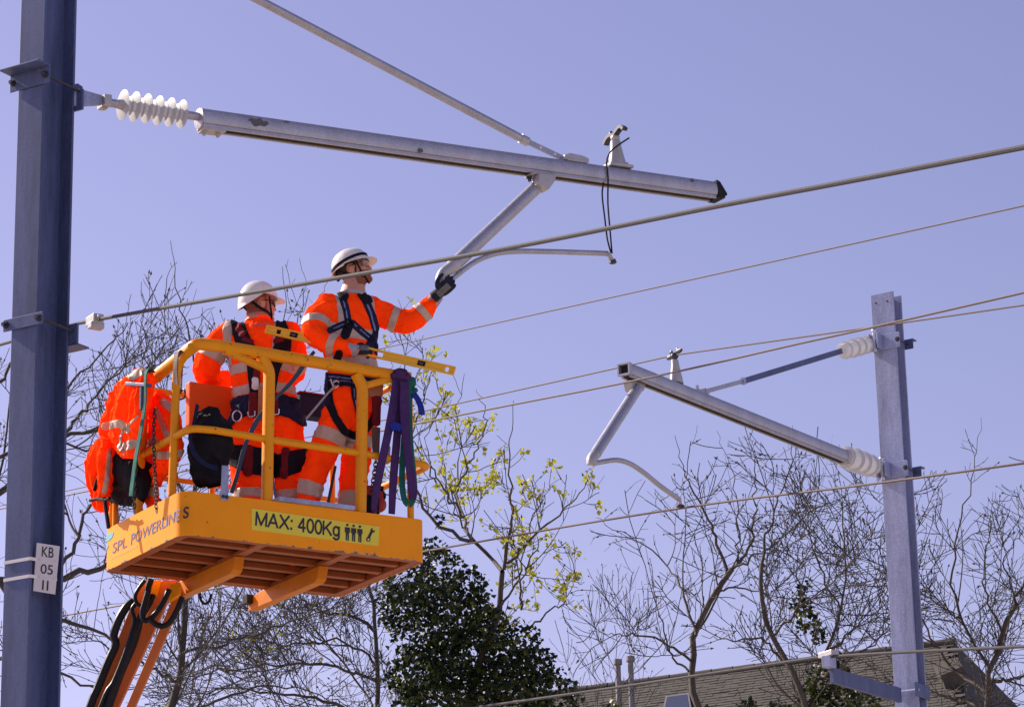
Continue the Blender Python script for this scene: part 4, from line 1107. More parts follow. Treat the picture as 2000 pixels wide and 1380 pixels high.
tree(22, 'bare_tree', 'bare tangled tree with an ivy clump, close left of the right mast', 38,
     ([(1600, 1900), (1590, 1500), (1575, 1400), (1545, 1310), (1512, 1240), (1490, 1170), (1488, 1100)], .14, .05),
     [([(1488, 1100), (1500, 1030), (1530, 950), (1545, 880), (1548, 830)], .04, .005),
      ([(1575, 1390), (1610, 1280), (1640, 1190), (1652, 1080), (1640, 980), (1622, 900)], .055, .006),
      ([(1545, 1310), (1490, 1250), (1430, 1250), (1370, 1240)], .045, .007),
      ([(1610, 1280), (1660, 1230), (1700, 1160), (1720, 1080)], .045, .007),
      ([(1640, 1190), (1600, 1110), (1580, 1020), (1590, 940)], .03, .005),
      ([(1590, 1330), (1650, 1300), (1700, 1260), (1760, 1200)], .05, .008),
      ([(1512, 1240), (1560, 1180), (1570, 1100), (1560, 1040)], .035, .006)], dens=.98, b_per=3.0, t_per=4.6, s_per=3.2, bark='bark_pale', budsize=.03, tw_up=.16, env=ENV_R, tr=.0050, spread=1.05)
tree(23, 'bare_tree', 'bare wide-spreading tree right of the right mast', 41,
     ([(1905, 1950), (1912, 1500), (1925, 1380), (1935, 1310), (1958, 1240), (1985, 1180)], .15, .06),
     [([(1985, 1180), (2010, 1110), (2020, 1000), (2030, 900)], .05, .006),
      ([(1935, 1310), (1880, 1210), (1860, 1120), (1880, 1010), (1900, 930), (1916, 815)], .05, .005),
      ([(1925, 1350), (1850, 1290), (1800, 1210), (1790, 1120), (1810, 1020)], .05, .006),
      ([(1958, 1240), (1920, 1140), (1930, 1050), (1945, 960)], .04, .005),
      ([(1930, 1330), (2000, 1320), (2060, 1290)], .06, .01),
      ([(1880, 1210), (1820, 1170), (1760, 1160)], .03, .006),
      ([(1925, 1390), (1860, 1360), (1790, 1350), (1730, 1320)], .05, .008),
      ([(1990, 1190), (1960, 1100), (1990, 1040), (1985, 950)], .03, .005)], dens=.98, b_per=3.0, t_per=4.4, s_per=3.2, bark='bark_pale', budsize=.03, tw_up=.16, env=ENV_R, tr=.0050, spread=1.05)
tree(24, 'sapling', 'thin bare saplings standing before the roof, beside the twin flue pipes', 44,
     ([(1190, 1900), (1192, 1500), (1198, 1380), (1205, 1300), (1200, 1220)], .03, .008),
     [([(1195, 1400), (1160, 1310), (1150, 1230)], .012, .004), ([(1198, 1380), (1240, 1300), (1270, 1200)], .012, .004), ([(1192, 1420), (1130, 1360), (1115, 1290)], .012, .004)],
     dens=.5, group='bare trees behind the railway', tw_up=.7, budsize=.025)
# ivy-clad tree with young leaves
ivy_root = tree(31, 'ivy_clad_tree', 'ivy-covered tree with yellow-green young leaves on bare upper branches, right of the basket', 36,
     ([(900, 1900), (905, 1500), (925, 1330), (958, 1240), (975, 1190), (981, 1115)], .20, .06),
     [([(981, 1115), (955, 1085), (925, 1058), (905, 1010), (893, 950), (897, 870), (893, 800), (907, 730)], .055, .006),
      ([(984, 1112), (994, 1060), (1000, 1000), (995, 920), (998, 850), (1003, 782)], .050, .006),
      ([(990, 1100), (1040, 1050), (1090, 1005), (1125, 970), (1150, 930), (1163, 908)], .04, .004),
      ([(975, 1190), (1012, 1130), (1025, 1060), (1050, 990), (1092, 935)], .035, .005),
      ([(1020, 1230), (1065, 1200), (1095, 1185), (1112, 1150), (1128, 1125)], .03, .005),
      ([(1018, 1190), (1022, 1120), (1050, 1060), (1060, 960)], .03, .005),
      ([(905, 1010), (860, 950), (835, 880), (840, 800)], .035, .005),
      ([(893, 950), (930, 880), (945, 800), (930, 760)], .03, .005),
      ([(925, 1058), (860, 1030), (815, 960), (800, 860), (790, 700), (778, 585)], .05, .005),
      ([(800, 860), (830, 760), (820, 660)], .025, .004),
      ([(800, 860), (770, 760), (760, 680)], .025, .004), ([(925, 1058), (890, 1000), (860, 900), (870, 830)], .03, .004), ([(860, 950), (815, 880), (790, 800)], .025, .004)],
     dens=1.0, b_per=1.9, t_per=3.0, s_per=4.0, bark='bark_pale', budsize=.03, tw_up=.5, leaf=(.50, .060, 'leaf_young'), group='trees in leaf', blen=(.35, 1.1), tlen=(.2, .5), spread=.7, sec=.5, env=ENV_I)
def ivy_mass(root, blobs, Y, n_per, seed, size=.066, lit=.30):
    rng = np.random.default_rng(seed); P, core = [], MB()
    for (px, py, r) in blobs:
        c = at(px, py, Y + rng.normal() * .25); R = .88 * r / FPX * np.linalg.norm(c - CAM)
        n = int(n_per * 1.9 * (R * R))
        d = rng.normal(size=(n, 3)); d /= np.linalg.norm(d, axis=1, keepdims=True)
        bump_ = np.array([1.5 * noise.noise(Vector(q) * 4.2 + Vector((px, py, 0)) * .01) for q in d])
        rad = R * (.62 + .42 * rng.random(n) ** .6) * (1 + .28 * bump_)
        P.append(c + d * rad[:, None])
    P = np.concatenate(P)
    k = rng.random(len(P)) < lit
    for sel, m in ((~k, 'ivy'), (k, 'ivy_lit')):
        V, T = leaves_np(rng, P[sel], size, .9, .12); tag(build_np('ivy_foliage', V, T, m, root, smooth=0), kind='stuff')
ivy_mass(ivy_root, [(850, 1068, 24), (800, 1125, 66), (860, 1118, 50), (915, 1150, 48), (890, 1200, 80), (955, 1225, 50), (850, 1230, 88), (920, 1300, 100), (1022, 1250, 38),
                    (1045, 1305, 50), (800, 1185, 60), (810, 1320, 62), (900, 1400, 130), (1075, 1365, 66), (1000, 1360, 95), (762, 1170, 34), (850, 1330, 90), (990, 1300, 62), (755, 1215, 20), (858, 1015, 14)], 36, 2100, 5)
ivy_tree2 = [o for o in bpy.data.objects if o.get('label', '').startswith('bare tangled tree')][0]
ivy_mass(ivy_tree2, [(1565, 1180, 22), (1578, 1215, 26), (1600, 1240, 18), (1572, 1150, 14), (1605, 1330, 40), (1640, 1360, 45), (1580, 1365, 30), (1690, 1375, 40), (1640, 1300, 24)], 38, 2300, 6, .07, .5)
b_root = thing('bush', at(1180, 1420, 43) * np.array([1, 1, 0]), 'dark leafy bush tops showing before the foot of the tiled roof', 'bush')
ivy_mass(b_root, [(1060, 1420, 60), (1190, 1395, 26), (1460, 1388, 26), (1520, 1385, 22), (1380, 1400, 20)], 43, 2000, 7, .08, .5)

# ------------------------------------------------------------------ house behind
R0, R1 = at(880, 1381, 60.2), at(1868, 1262, 54.6)
R1 = np.array([R1[0], R1[1], R0[2]]) if abs(R1[2] - R0[2]) < .4 else R1
dH = nrm((R1 - R0) * np.array([1, 1, 0])); nH = np.array([dH[1], -dH[0], 0]); nH = nH if nH[1] < 0 else -nH
LH = np.linalg.norm((R1 - R0)[:2]); zR = (R0[2] + R1[2]) / 2
zA, zB = R0[2], R1[2]
house = thing('house', np.array([*((R0 + R1) / 2)[:2], 0]), 'house with weathered brown tiled roof and twin flue pipes behind the trees', 'house')
RUN, DROP = 4.4, 3.4
def hp(s, out, dz): return np.array([*(R0 + (R1 - R0) * s)[:2], 0]) + nH * out + Z * (zA + (zB - zA) * s + dz)
zw = zR - DROP - .05
b = MB()
cs = [hp(0, RUN - .35, 0), hp(1.18, RUN - .35, 0), hp(1.18, -RUN + .35, 0), hp(0, -RUN + .35, 0)]
b.prism([np.array([p[0], p[1], 0]) for p in cs], Z * (zw - .05)); b.build('wall', 'brick', house, smooth=0, fixn=True)
rng = np.random.default_rng(3)
NC = 52
course_v, course_f = [], []
roof = MB()
for side in (1, -1):
    hip = 1.18
    roof.add([hp(0, 0, -.03), hp(1, 0, -.03), hp(hip, side * RUN, -DROP - .03), hp(0, side * RUN, -DROP - .03)], [(0, 1, 2, 3) if side > 0 else (3, 2, 1, 0)])
roof.add([hp(1, 0, -.03), hp(1.18, RUN, -DROP - .03), hp(1.18, -RUN, -DROP - .03)], [(0, 1, 2)])
roof_o = roof.build('roof', 'slate', house, smooth=0)
# tile courses on the visible slope: each course a row of lapped tiles with slightly uneven tails
tl = MB()
slope = nrm(nH * RUN - Z * DROP); up_n = nrm(np.cross(dH, slope)); up_n = up_n if up_n[2] > 0 else -up_n
for c in range(26):
    f0, f1 = c / NC, (c + 1.25) / NC
    smax = 1 + .18 * f0
    nt_ = int(LH * smax / .33)
    for k in range(nt_):
        s0, s1 = (k + (c % 2) * .5) / nt_ * smax, (k + .97 + (c % 2) * .5) / nt_ * smax
        if s1 > smax: continue
        lift_ = .012 + rng.random() * .010
        a, b2 = hp(s0, f0 * RUN, -f0 * DROP), hp(s1, f0 * RUN, -f0 * DROP)
        d_, c_ = hp(s0, f1 * RUN, -f1 * DROP) + up_n * lift_, hp(s1, f1 * RUN, -f1 * DROP) + up_n * (lift_ + rng.normal() * .004)
        tl.add([a + up_n * .004, b2 + up_n * .004, c_, d_, d_ - up_n * .03, c_ - up_n * .03], [(0, 3, 2, 1), (3, 4, 5, 2)])
tag(tl.build('roof_tiles', 'slate', roof_o, smooth=0), kind='stuff')
for k in range(24):
    s0 = k / 24
    b = MB(); b.tube([hp(s0 + .001, 0, .02), hp(s0 + .0405, 0, .028)], .075, 8); b.build('ridge_tile', 'slate', roof_o, smooth=60)
for px, top in ((1208, 1287), (1233, 1281)):
    p = at(px, 1340, 55.5); tz = at(px, top, 55.5)[2]
    b = MB(); b.lathe(np.array([p[0], p[1], zR - 3.0]), Z, [(0, .055), (tz - zR + 2.9, .055), (tz - zR + 2.9, .085), (tz - zR + 3.0, .085)], 12); b.build('flue_pipe', 'flue', house)
# roof window and dormer
def rp(px, py, lift_=0.0): return on_plane(px, py, hp(0, 0, 0) + up_n * lift_, up_n)
w = [rp(1300, 1358, .10), rp(1345, 1352, .10), rp(1352, 1392, .10), rp(1292, 1396, .10)]
b = MB(); b.prism(w, -up_n * .1); rw = b.build('roof_window', 'flue', house, smooth=0, fixn=True)
cw = sum(w) / 4; b = MB(); b.prism([cw + (p - cw) * .86 + up_n * .006 for p in w], -up_n * .01); b.build('pane', 'glass_dark', rw, smooth=0, fixn=True)
D = [rp(1822, 1296, .3), rp(1866, 1282, .3), rp(1880, 1300, .3), rp(1838, 1318, .3)]
b = MB(); b.prism(D, -up_n * .35); b.build('dormer', 'slate', house, smooth=0, fixn=True)
# ------------------------------------------------------------------ people
def remesh(mb, voxel, it=4, fac=.5):
    me = bpy.data.meshes.new("r"); me.from_pydata(mb.v, [], mb.f)
    bm = bmesh.new(); bm.from_mesh(me); bmesh.ops.recalc_face_normals(bm, faces=bm.faces); bm.to_mesh(me); bm.free()
    ob = bpy.data.objects.new("r", me); COL.objects.link(ob)
    md = ob.modifiers.new("r", 'REMESH'); md.mode = 'VOXEL'; md.voxel_size = voxel; md.adaptivity = 0
    if it: sm = ob.modifiers.new("s", 'SMOOTH'); sm.factor = fac; sm.iterations = it
    dg = bpy.context.evaluated_depsgraph_get(); ev = bpy.data.meshes.new_from_object(ob.evaluated_get(dg))
    V = np.empty(len(ev.vertices) * 3, np.float32); ev.vertices.foreach_get("co", V); V = V.reshape(-1, 3).astype(float)
    Q = np.array([tuple(p.vertices) for p in ev.polygons if len(p.vertices) == 4])
    bpy.data.objects.remove(ob); bpy.data.meshes.remove(me); bpy.data.meshes.remove(ev)
    return V, Q
def normals(V, Q):
    n = np.cross(V[Q[:, 2]] - V[Q[:, 0]], V[Q[:, 3]] - V[Q[:, 1]]); N = np.zeros_like(V)
    for k in range(4): np.add.at(N, Q[:, k], n)
    return N / (np.linalg.norm(N, axis=1, keepdims=True) + 1e-12)
def wrinkle(V, Q, amp=.007, f=9.0, seed=0, stretch=(1, 1, 1), ridge=.6):
    N = normals(V, Q); st = np.array(stretch); off = np.array([seed * 7.3, seed * 3.1, seed * 1.7])
    d = np.empty(len(V))
    for i, p in enumerate(V * st + off):
        q = Vector(p * f); a = noise.noise(q + Vector((noise.noise(q * .6) * 1.2, 0, 0)))
        b = 1 - 2.6 * abs(noise.noise(q * 1.5 + Vector((5 + a, 3, 9))))
        d[i] = (1 - ridge) * a + ridge * (b * abs(b) - .25)
    return V + N * (d * amp)[:, None]
def clip(V, N, Q, f, off):
    """the part of a surface where f > 0, lifted by off"""
    T = np.concatenate([Q[:, [0, 1, 2]], Q[:, [0, 2, 3]]]); keep = (f[T] > 0).any(1); T = T[keep]
    O = V + N * off; out_v, out_f, vid, eid = [], [], {}, {}
    def gv(i):
        if i not in vid: vid[i] = len(out_v); out_v.append(O[i])
        return vid[i]
    def ge(i, j):
        k = (i, j) if i < j else (j, i)
        if k not in eid:
            t = f[k[0]] / (f[k[0]] - f[k[1]]); t = min(max(t, .02), .98); eid[k] = len(out_v); out_v.append(O[k[0]] * (1 - t) + O[k[1]] * t)
        return eid[k]
    for t in T:
        poly = []
        for a in range(3):
            i, j = t[a], t[(a + 1) % 3]
            if f[i] > 0: poly.append(gv(i))
            if (f[i] > 0) != (f[j] > 0): poly.append(ge(i, j))
        if len(poly) >= 3: out_f.append(tuple(poly))
    b = MB(); b.v = [tuple(p) for p in out_v]; b.f = out_f; b.m = [0] * len(out_f); return b
def pieces(mb, least=14):
    """the connected pieces of a clipped surface"""
    par = list(range(len(mb.v)))
    def fd(i):
        while par[i] != i: par[i] = par[par[i]]; i = par[i]
        return i
    for f in mb.f:
        a = fd(f[0])
        for i in f[1:]: par[fd(i)] = a
    g = {}
    for f in mb.f: g.setdefault(fd(f[0]), []).append(f)
    out = []
    for fs_ in sorted(g.values(), key=len, reverse=True):
        if len(fs_) < least: continue
        ids = sorted({i for f in fs_ for i in f}); mp = {i: k for k, i in enumerate(ids)}
        b = MB(); b.v = [mb.v[i] for i in ids]; b.f = [tuple(mp[i] for i in f) for f in fs_]; b.m = [0] * len(fs_); out.append(b)
    return out
def seg_dist(P, A, B):
    d = B - A; t = np.clip(((P - A) @ d) / (d @ d + 1e-12), 0, 1); return np.linalg.norm(P - (A + t[:, None] * d), axis=1), t
def chain_param(V, pts):
    best = np.full(len(V), 1e9); s = np.zeros(len(V)); acc = 0.0
    for a, b in zip(pts[:-1], pts[1:]):
        L = np.linalg.norm(b - a); d, t = seg_dist(V, a, b); k = d < best; best[k] = d[k]; s[k] = acc + t[k] * L; acc += L
    return best, s
class Garment:
    def __init__(s, mb, voxel, it, amp, f, seed, stretch=(1, 1, 1)):
        V, Q = remesh(mb, voxel, it); s.V = wrinkle(V, Q, amp, f, seed, stretch); s.Q = Q; s.N = normals(s.V, s.Q); s.px = proj(s.V)
        vd = CAM - s.V; s.face = (s.N * vd).sum(1) / np.linalg.norm(vd, axis=1)
    def mesh(s, name, m, parent): s.obj = build_np(name, s.V, s.Q, m, parent); return s.obj
    def strap(s, pix, w, name, m, parent, off=.006, thick=.006, facing=-.25, wid=None):
        """a strap lying on the garment along a line, wrapping over its edge"""
        P = np.array(pix, float); best = np.full(len(s.V), -1e9)
        for i, (a, b) in enumerate(zip(P[:-1], P[1:])):
            d, t = seg_dist(s.px, a, b)
            ww = w if wid is None else wid[i] * (1 - t) + wid[i + 1] * t
            best = np.maximum(best, (ww / 2 - d))
        f = np.minimum(best, (s.face - facing) * 40)
        mb = clip(s.V, s.N, s.Q, f, off)
        for q in pieces(mb): q.build(name, m, parent, smooth=40, solid=thick)
    def patch(s, f, name, m, parent, off=.003, thick=.003):
        mb = clip(s.V, s.N, s.Q, f, off)
        for q in pieces(mb): q.build(name, m, parent, smooth=60, solid=thick)
def ellring(c, a, b, n=20, p=2.4):
    out = []
    for k in range(n):
        t = 2 * math.pi * k / n; ct, st = math.cos(t), math.sin(t)
        out.append(c + a * (abs(ct) ** (2 / p) * np.sign(ct)) + b * (abs(st) ** (2 / p) * np.sign(st)))
    return out
def limb(mb, pts, rad, n=12):
    P = smooth_path(pts, len(pts) * 4); R = np.interp(np.linspace(0, 1, len(P)), np.linspace(0, 1, len(rad)), rad)
    mb.tube(P, list(R), n)
    for e in (0, -1): mb.ell(P[e], ((R[e], 0, 0), (0, R[e], 0), (0, 0, R[e])), 12, 8)
def head_into(mb, c, fw, up, neck):
    lf = np.cross(up, fw)
    def L(x, y, z): return c + fw * x + lf * y + up * z
    def E(x, y, z, a, b, d): mb.ell(L(x, y, z), (fw * a, lf * b, up * d), 20, 14)
    E(-.015, 0, .035, .098, .077, .095); E(.03, 0, -.03, .066, .060, .085); E(.042, 0, -.083, .052, .050, .036)
    E(.078, 0, -.104, .024, .026, .022); E(.098, 0, -.018, .014, .012, .032); E(.111, 0, -.036, .014, .014, .013)
    E(.088, 0, .018, .016, .046, .013); E(.090, 0, -.068, .016, .024, .012); E(.066, .036, -.025, .026, .022, .022); E(.066, -.036, -.025, .026, .022, .022)
    for s in (-1, 1):
        E(-.004, s * .078, -.018, .022, .010, .034); E(.03, s * .045, -.075, .04, .018, .035)
    mb.tube(smooth_path([L(-.02, 0, -.02), L(-.022, 0, -.08), neck], 8), [.066, .066, .068, .070, .072, .076, .082, .088, .092][:len(smooth_path([L(-.02, 0, -.02), L(-.022, 0, -.08), neck], 8))], 16)
    return L, lf
def helmet(root, L, fw, lf, up, style, m='hat'):
    a, bb, h = (.133, .113, .118) if style == 'brim' else (.142, .116, .128)
    nph, nr = 48, 12; V, F = [], []
    rim = (lambda ph: .030 + (-.012 if math.cos(ph) < -.2 else 0)) if style == 'brim' else (lambda ph: .030 - .062 * max(0, -math.cos(ph)) ** .8 + .02 * max(0, math.sin(ph) ** 4))
    V.append(L(-.008, 0, .035 + h))
    for i in range(1, nr + 1):
        th = math.pi / 2 * i / nr
        for k in range(nph):
            ph = 2 * math.pi * k / nph; rz = rim(ph)
            z = rz + (.035 + h - rz) * math.cos(th) ** .95
            rr = math.sin(th) ** .92
            ridge = .004 * (1 if style == 'brim' and abs(math.sin(ph)) < .35 and i < nr - 2 else 0)
            V.append(L(-.008 + a * rr * math.cos(ph), bb * rr * math.sin(ph), z + ridge))
    for j in range(1, 4):
        for k in range(nph):
            ph = 2 * math.pi * k / nph; cf = max(0, math.cos(ph))
            ex = ((.018 + .034 * cf ** 2) if style == 'brim' else (.004 + .050 * cf ** 5)) * j / 3
            dz = -(.010 + .006 * cf) * j / 3 if style == 'brim' else -.004 * j / 3 - .010 * cf ** 5 * j / 3
            V.append(L(-.008 + (a + ex) * math.cos(ph), (bb + ex) * math.sin(ph), rim(ph) + dz))
    R = nr + 3
    for k in range(nph): F.append((0, 1 + k, 1 + (k + 1) % nph))
    for i in range(R - 1):
        for k in range(nph):
            p, q = 1 + i * nph + k, 1 + i * nph + (k + 1) % nph; F.append((p, p + nph, q + nph, q))
    b = MB(); b.add(V, F); o = b.build('hard_hat', m, root, smooth=60, solid=.004); 
    for p in o.data.polygons: pass
    def band(z0, z1, ex, name, mm):
        b = MB(); P = []
        for k in range(nph + 1):
            ph = 2 * math.pi * k / nph; sl = .018 * math.cos(ph)
            zc = (z0 + z1) / 2 + sl; th = math.acos(min(1, max(0, (zc - rim(ph)) / (.035 + h - rim(ph)))))
            rr = math.sin(th) ** .92 + ex
            P.append(L(-.008 + a * rr * math.cos(ph), bb * rr * math.sin(ph), zc))
        b.sweep(P[:-1], rect(.003, (z1 - z0) / 2), up, closed=True); return b.build(name, mm, o, smooth=50)
    if style == 'brim': band(.036, .056, .015, 'goggle_strap', 'web_black')
    for s in (-1, 1):
        b = MB()
        b.sweep(smooth_path([L(.045, s * .088, .03), L(.050, s * .076, -.03), L(.062, s * .055, -.09), L(.07, s * .012, -.13)], 14), rect(.001, .006), fw); b.build('chin_strap', 'web_black', o)
        b = MB(); b.sweep(smooth_path([L(-.085, s * .070, .0), L(-.03, s * .080, -.045), L(.03, s * .070, -.075), L(.062, s * .052, -.10)], 14), rect(.001, .006 if style == 'brim' else .009), up); b.build('chin_strap', 'web_black', o)
    b = MB(); b.sweep(smooth_path([L(-.09, -.066, .028), L(-.122, -.03, -.012), L(-.128, 0, -.02), L(-.122, .03, -.012), L(-.09, .066, .028)], 16), rect(.002, .014), up); b.build('head_band', 'web_black', o)
    return o
def glasses(root, L, fw, lf, up, m, name):
    b = MB(); pts = [L(.112 - .030 * abs(s) ** 2.2, s * .068, .0 - .004 * abs(s)) for s in np.linspace(-1, 1, 13)]
    b.sweep(pts, rect(.0015, .019), up); o = b.build(name, m, root, smooth=50)
    for s in (-1, 1):
        b = MB(); b.tube([L(.085, s * .069, .008), L(.04, s * .080, .008), L(-.01, s * .084, .002)], .0028, 6); b.build('temple_arm', 'web_black', o)
def hand(root, wrist, dirv, palm_n, side, curl, name='glove', m='glove', spread=.12, thumb_curl=.5, size=1.0):
    """gloved hand: dirv from wrist to knuckles, palm_n out of the palm, side = direction of the thumb"""
    d = nrm(dirv); n = nrm(palm_n - d * (palm_n @ d)); s = nrm(np.cross(d, n)); s = s if s @ side > 0 else -s
    mb = MB(); k = size
    mb.ell(wrist + d * .050 * k, (d * .058 * k, s * .044 * k, n * .021 * k), 16, 10); mb.ell(wrist + d * .075 * k, (d * .035 * k, s * .045 * k, n * .020 * k), 16, 10)
    mb.tube([wrist - d * .035 * k, wrist, wrist + d * .03 * k], [.036 * k, .034 * k, .034 * k], 14)
    for i, (off, ln) in enumerate(((.033, .074), (.011, .082), (-.012, .076), (-.033, .060))):
        p = wrist + d * (.092 - .005 * abs(i - 1)) * k + s * off * k; ang = 0; pts = [p - d * .02 * k, p]
        dirf = nrm(d + s * (1.5 - i) * spread * .3)
        for q, fr in enumerate((.44, .32, .24)):
            ang += curl[q] if not isinstance(curl[0], tuple) else curl[i][q]
            p = p + (dirf * math.cos(ang) + n * math.sin(ang)) * ln * fr * k; pts.append(p)
        mb.tube(smooth_path(pts, 14), list(np.linspace(.0115, .0088, len(smooth_path(pts, 14))) * k), 10); mb.ell(pts[-1], ((.0088 * k, 0, 0), (0, .0088 * k, 0), (0, 0, .0088 * k)), 10, 6)
    p = wrist + d * .028 * k + s * .030 * k; t1 = p + (d * .55 + s * .75 + n * .25) * .036 * k; t2 = t1 + nrm(d * .75 + s * .25 + n * thumb_curl) * .034 * k; t3 = t2 + nrm(d * .7 - s * .15 + n * thumb_curl * 1.5) * .026 * k
    tp = smooth_path([p, t1, t2, t3], 12); mb.tube(tp, list(np.linspace(.0165, .0105, len(tp)) * k), 10); mb.ell(t3, ((.0105 * k, 0, 0), (0, .0105 * k, 0), (0, 0, .0105 * k)), 10, 6)
    V, Q = remesh(mb, .0045, 2, .4); V = wrinkle(V, Q, .0018, 40, 3)
    o = build_np(name, V, Q, m, root)
    N = normals(V, Q); f = .022 - np.abs((V - (wrist + d * .055)) @ s); f = np.minimum(f, -((V - wrist) @ n) - .006); f = np.minimum(f, .05 - np.abs((V - wrist) @ d - .055))
    g = clip(V, N, Q, f, .0015)
    if g.f: g.build('knuckle_pad', 'glove_grey', o, smooth=60, solid=.0015)
    return o
def boot(root, ankle, toe_dir, sole_z):
    t = nrm(np.array([toe_dir[0], toe_dir[1], 0])); s = np.array([t[1], -t[0], 0]); g = np.array([ankle[0], ankle[1], sole_z])
    mb = MB(); mb.ell(g + t * .02 + Z * .052, (t * .095, s * .047, Z * .05), 16, 10); mb.ell(g + t * .13 + Z * .040, (t * .075, s * .050, Z * .038), 16, 10)
    mb.tube([g + Z * .05, g + Z * .19], [.052, .054], 14); mb.box(g + t * .055 + Z * .012, t * .135, s * .043, Z * .011)
    V, Q = remesh(mb, .007, 3); return build_np('boot', V, Q, 'boot', root)

def figure(root, Y, lat, front, torso, arms, legs, head_c, fw, seed, trousers_top, jacket_amp=.016, slim=.78):
    """body: one continuous skin surface; jacket and trousers over it"""
    P3 = lambda px, py, dy=0.0: at(px, py, Y + dy)
    # jacket
    jb = MB(); rings = [ellring(P3(px, py, dy), lat * hw, front * hd) for px, py, dy, hw, hd in torso]; jb.loft(rings[::-1])
    for a in arms: limb(jb, [P3(*q[:3]) for q in a], [q[3] for q in a])
    jac = Garment(jb, .0115, 5, jacket_amp, 8.5, seed)
    tb = MB(); rr = [ellring(P3(px, py, dy), lat * hw, front * hd) for px, py, dy, hw, hd in trousers_top]; tb.loft(rr[::-1])
    for l in legs: limb(tb, [P3(*q[:3]) for q in l], [q[3] for q in l])
    tro = Garment(tb, .0115, 5, jacket_amp * 1.1, 7.5, seed + 1)
    # skin body underneath
    sb = MB(); sb.loft([ellring(P3(px, py, dy), lat * hw * slim, front * hd * slim) for px, py, dy, hw, hd in torso][::-1])
    sb.loft([ellring(P3(px, py, dy), lat * hw * slim, front * hd * slim) for px, py, dy, hw, hd in trousers_top][::-1])
    for l in legs: limb(sb, [P3(*q[:3]) for q in l], [q[3] * .62 for q in l])
    for a in arms:
        pts = [P3(*q[:3]) for q in a]; e = nrm(pts[-1] - pts[-2]); limb(sb, pts + [pts[-1] + e * .05], [q[3] * .62 for q in a] + [.030])
    up = nrm(np.array([0, 0, 1.0]) - fw * fw[2]); neck = P3(*torso[0][:3]) - Z * .02
    L, lf = head_into(sb, head_c, fw, up, neck)
    V, Q = remesh(sb, .0072, 2, .4); body = build_np('body', V, Q, 'skin', root)
    return P3, jac, tro, (V, Q), L, lf, up

# ---- the standing worker with raised arm
wR = thing('person', bp(loc_b(at(650, 985, Y_R))[0], .30, .31), 'worker in orange hi-vis with raised arm, brimmed white hard hat and blue-striped harness', 'person', 'two workers in the basket')
aR = math.radians(33)
latR, frR = np.array([math.cos(aR), math.sin(aR), 0]), np.array([math.sin(aR), -math.cos(aR), 0])
torsoR = [(688, 576, 0, .078, .070), (687, 586, 0, .135, .088), (684, 602, 0, .185, .110), (681, 625, 0, .205, .130), (681, 655, 0, .200, .135), (684, 690, 0, .187, .132), (688, 718, 0, .178, .130), (690, 738, 0, .172, .127)]
armsR = [[(640, 596, -.10, .082), (622, 618, -.14, .090), (616, 650, -.20, .088), (645, 670, -.25, .074), (668, 677, -.27, .062), (684, 682, -.28, .052)],
         [(725, 603, .10, .085), (752, 616, .13, .088), (788, 628, .14, .082), (812, 622, .13, .076), (832, 604, .12, .066), (846, 588, .11, .050)]]
legsR = [[(672, 775, -.06, .110), (658, 820, -.07, .112), (640, 862, -.08, .102), (622, 905, -.08, .094), (608, 945, -.07, .086), (602, 972, -.06, .082)],
         [(708, 775, .05, .110), (706, 825, .05, .112), (699, 870, .05, .105), (693, 915, .05, .098), (688, 960, .05, .092), (686, 994, .05, .090)]]
headR = at(690, 527, Y_R + .02); fwR = nrm(np.array([.94, -.14, .32]))
P3R, jR, tR_, bodyR, LR_, lfR, upR = figure(wR, Y_R, latR, frR, torsoR, armsR, legsR, headR, fwR, 1, [(689, 728, 0, .160, .120), (690, 755, 0, .172, .135), (690, 790, 0, .180, .140), (690, 805, 0, .16, .12)])
jR.mesh('jacket', 'fluo', wR); tR_.mesh('trousers', 'fluo', wR)
def bands(g, P3, chain, wins, parent, lim=None, extra=None, m='reflect', name='reflective_band', off=.0035):
    pts = [P3(*q[:3]) for q in chain]; d, s = chain_param(g.V, pts); tot = sum(np.linalg.norm(b - a) for a, b in zip(pts[:-1], pts[1:]))
    lim = lim or max(q[3] for q in chain) * 1.5
    for w0, w1 in wins:
        f = np.minimum(s / tot - w0, w1 - s / tot) * tot; f = np.minimum(f, (lim - d) * .5)
        if extra is not None: f = np.minimum(f, extra)
        g.patch(f, name, m, parent, off)
def hband(g, y0, y1, Y, parent, away=None, m='reflect', name='reflective_band', slope=0.0, lat=None, x0=0):
    z0, z1 = at(x0, y1, Y)[2], at(x0, y0, Y)[2]
    zz = g.V[:, 2] - (0 if lat is None else (g.V - at(x0, y0, Y)) @ lat * slope)
    f = np.minimum(zz - z0, z1 - zz)
    if away is not None: f = np.minimum(f, away)
    return g.patch(f, name, m, parent, .0035)
def not_arms(g, P3, arms, k=1.22):
    best = np.full(len(g.V), 1e9)
    for a in arms:
        pts = [P3(*q[:3]) for q in a][1:]
        for (p, q), r in zip(zip(pts[:-1], pts[1:]), a[1:]):
            d, t = seg_dist(g.V, p, q); best = np.minimum(best, d - r[3] * k)
    return best
naR = not_arms(jR, P3R, armsR)
bands(jR, P3R, armsR[0], [(.29, .40), (.74, .83)], jR.obj, .125)
bands(jR, P3R, armsR[1], [(.30, .40), (.74, .84)], jR.obj, .125)
hband(jR, 650, 672, Y_R, jR.obj, naR, x0=690); hband(jR, 704, 724, Y_R, jR.obj, naR, x0=690)
for u0 in (-.125, .125):
    u = (jR.V - P3R(684, 620)) @ latR; z0 = at(690, 656, Y_R)[2]
    jR.patch(np.minimum.reduce([.024 - np.abs(u - u0), jR.V[:, 2] - z0, naR + .045]), 'reflective_band', 'reflect', jR.obj, .0035)
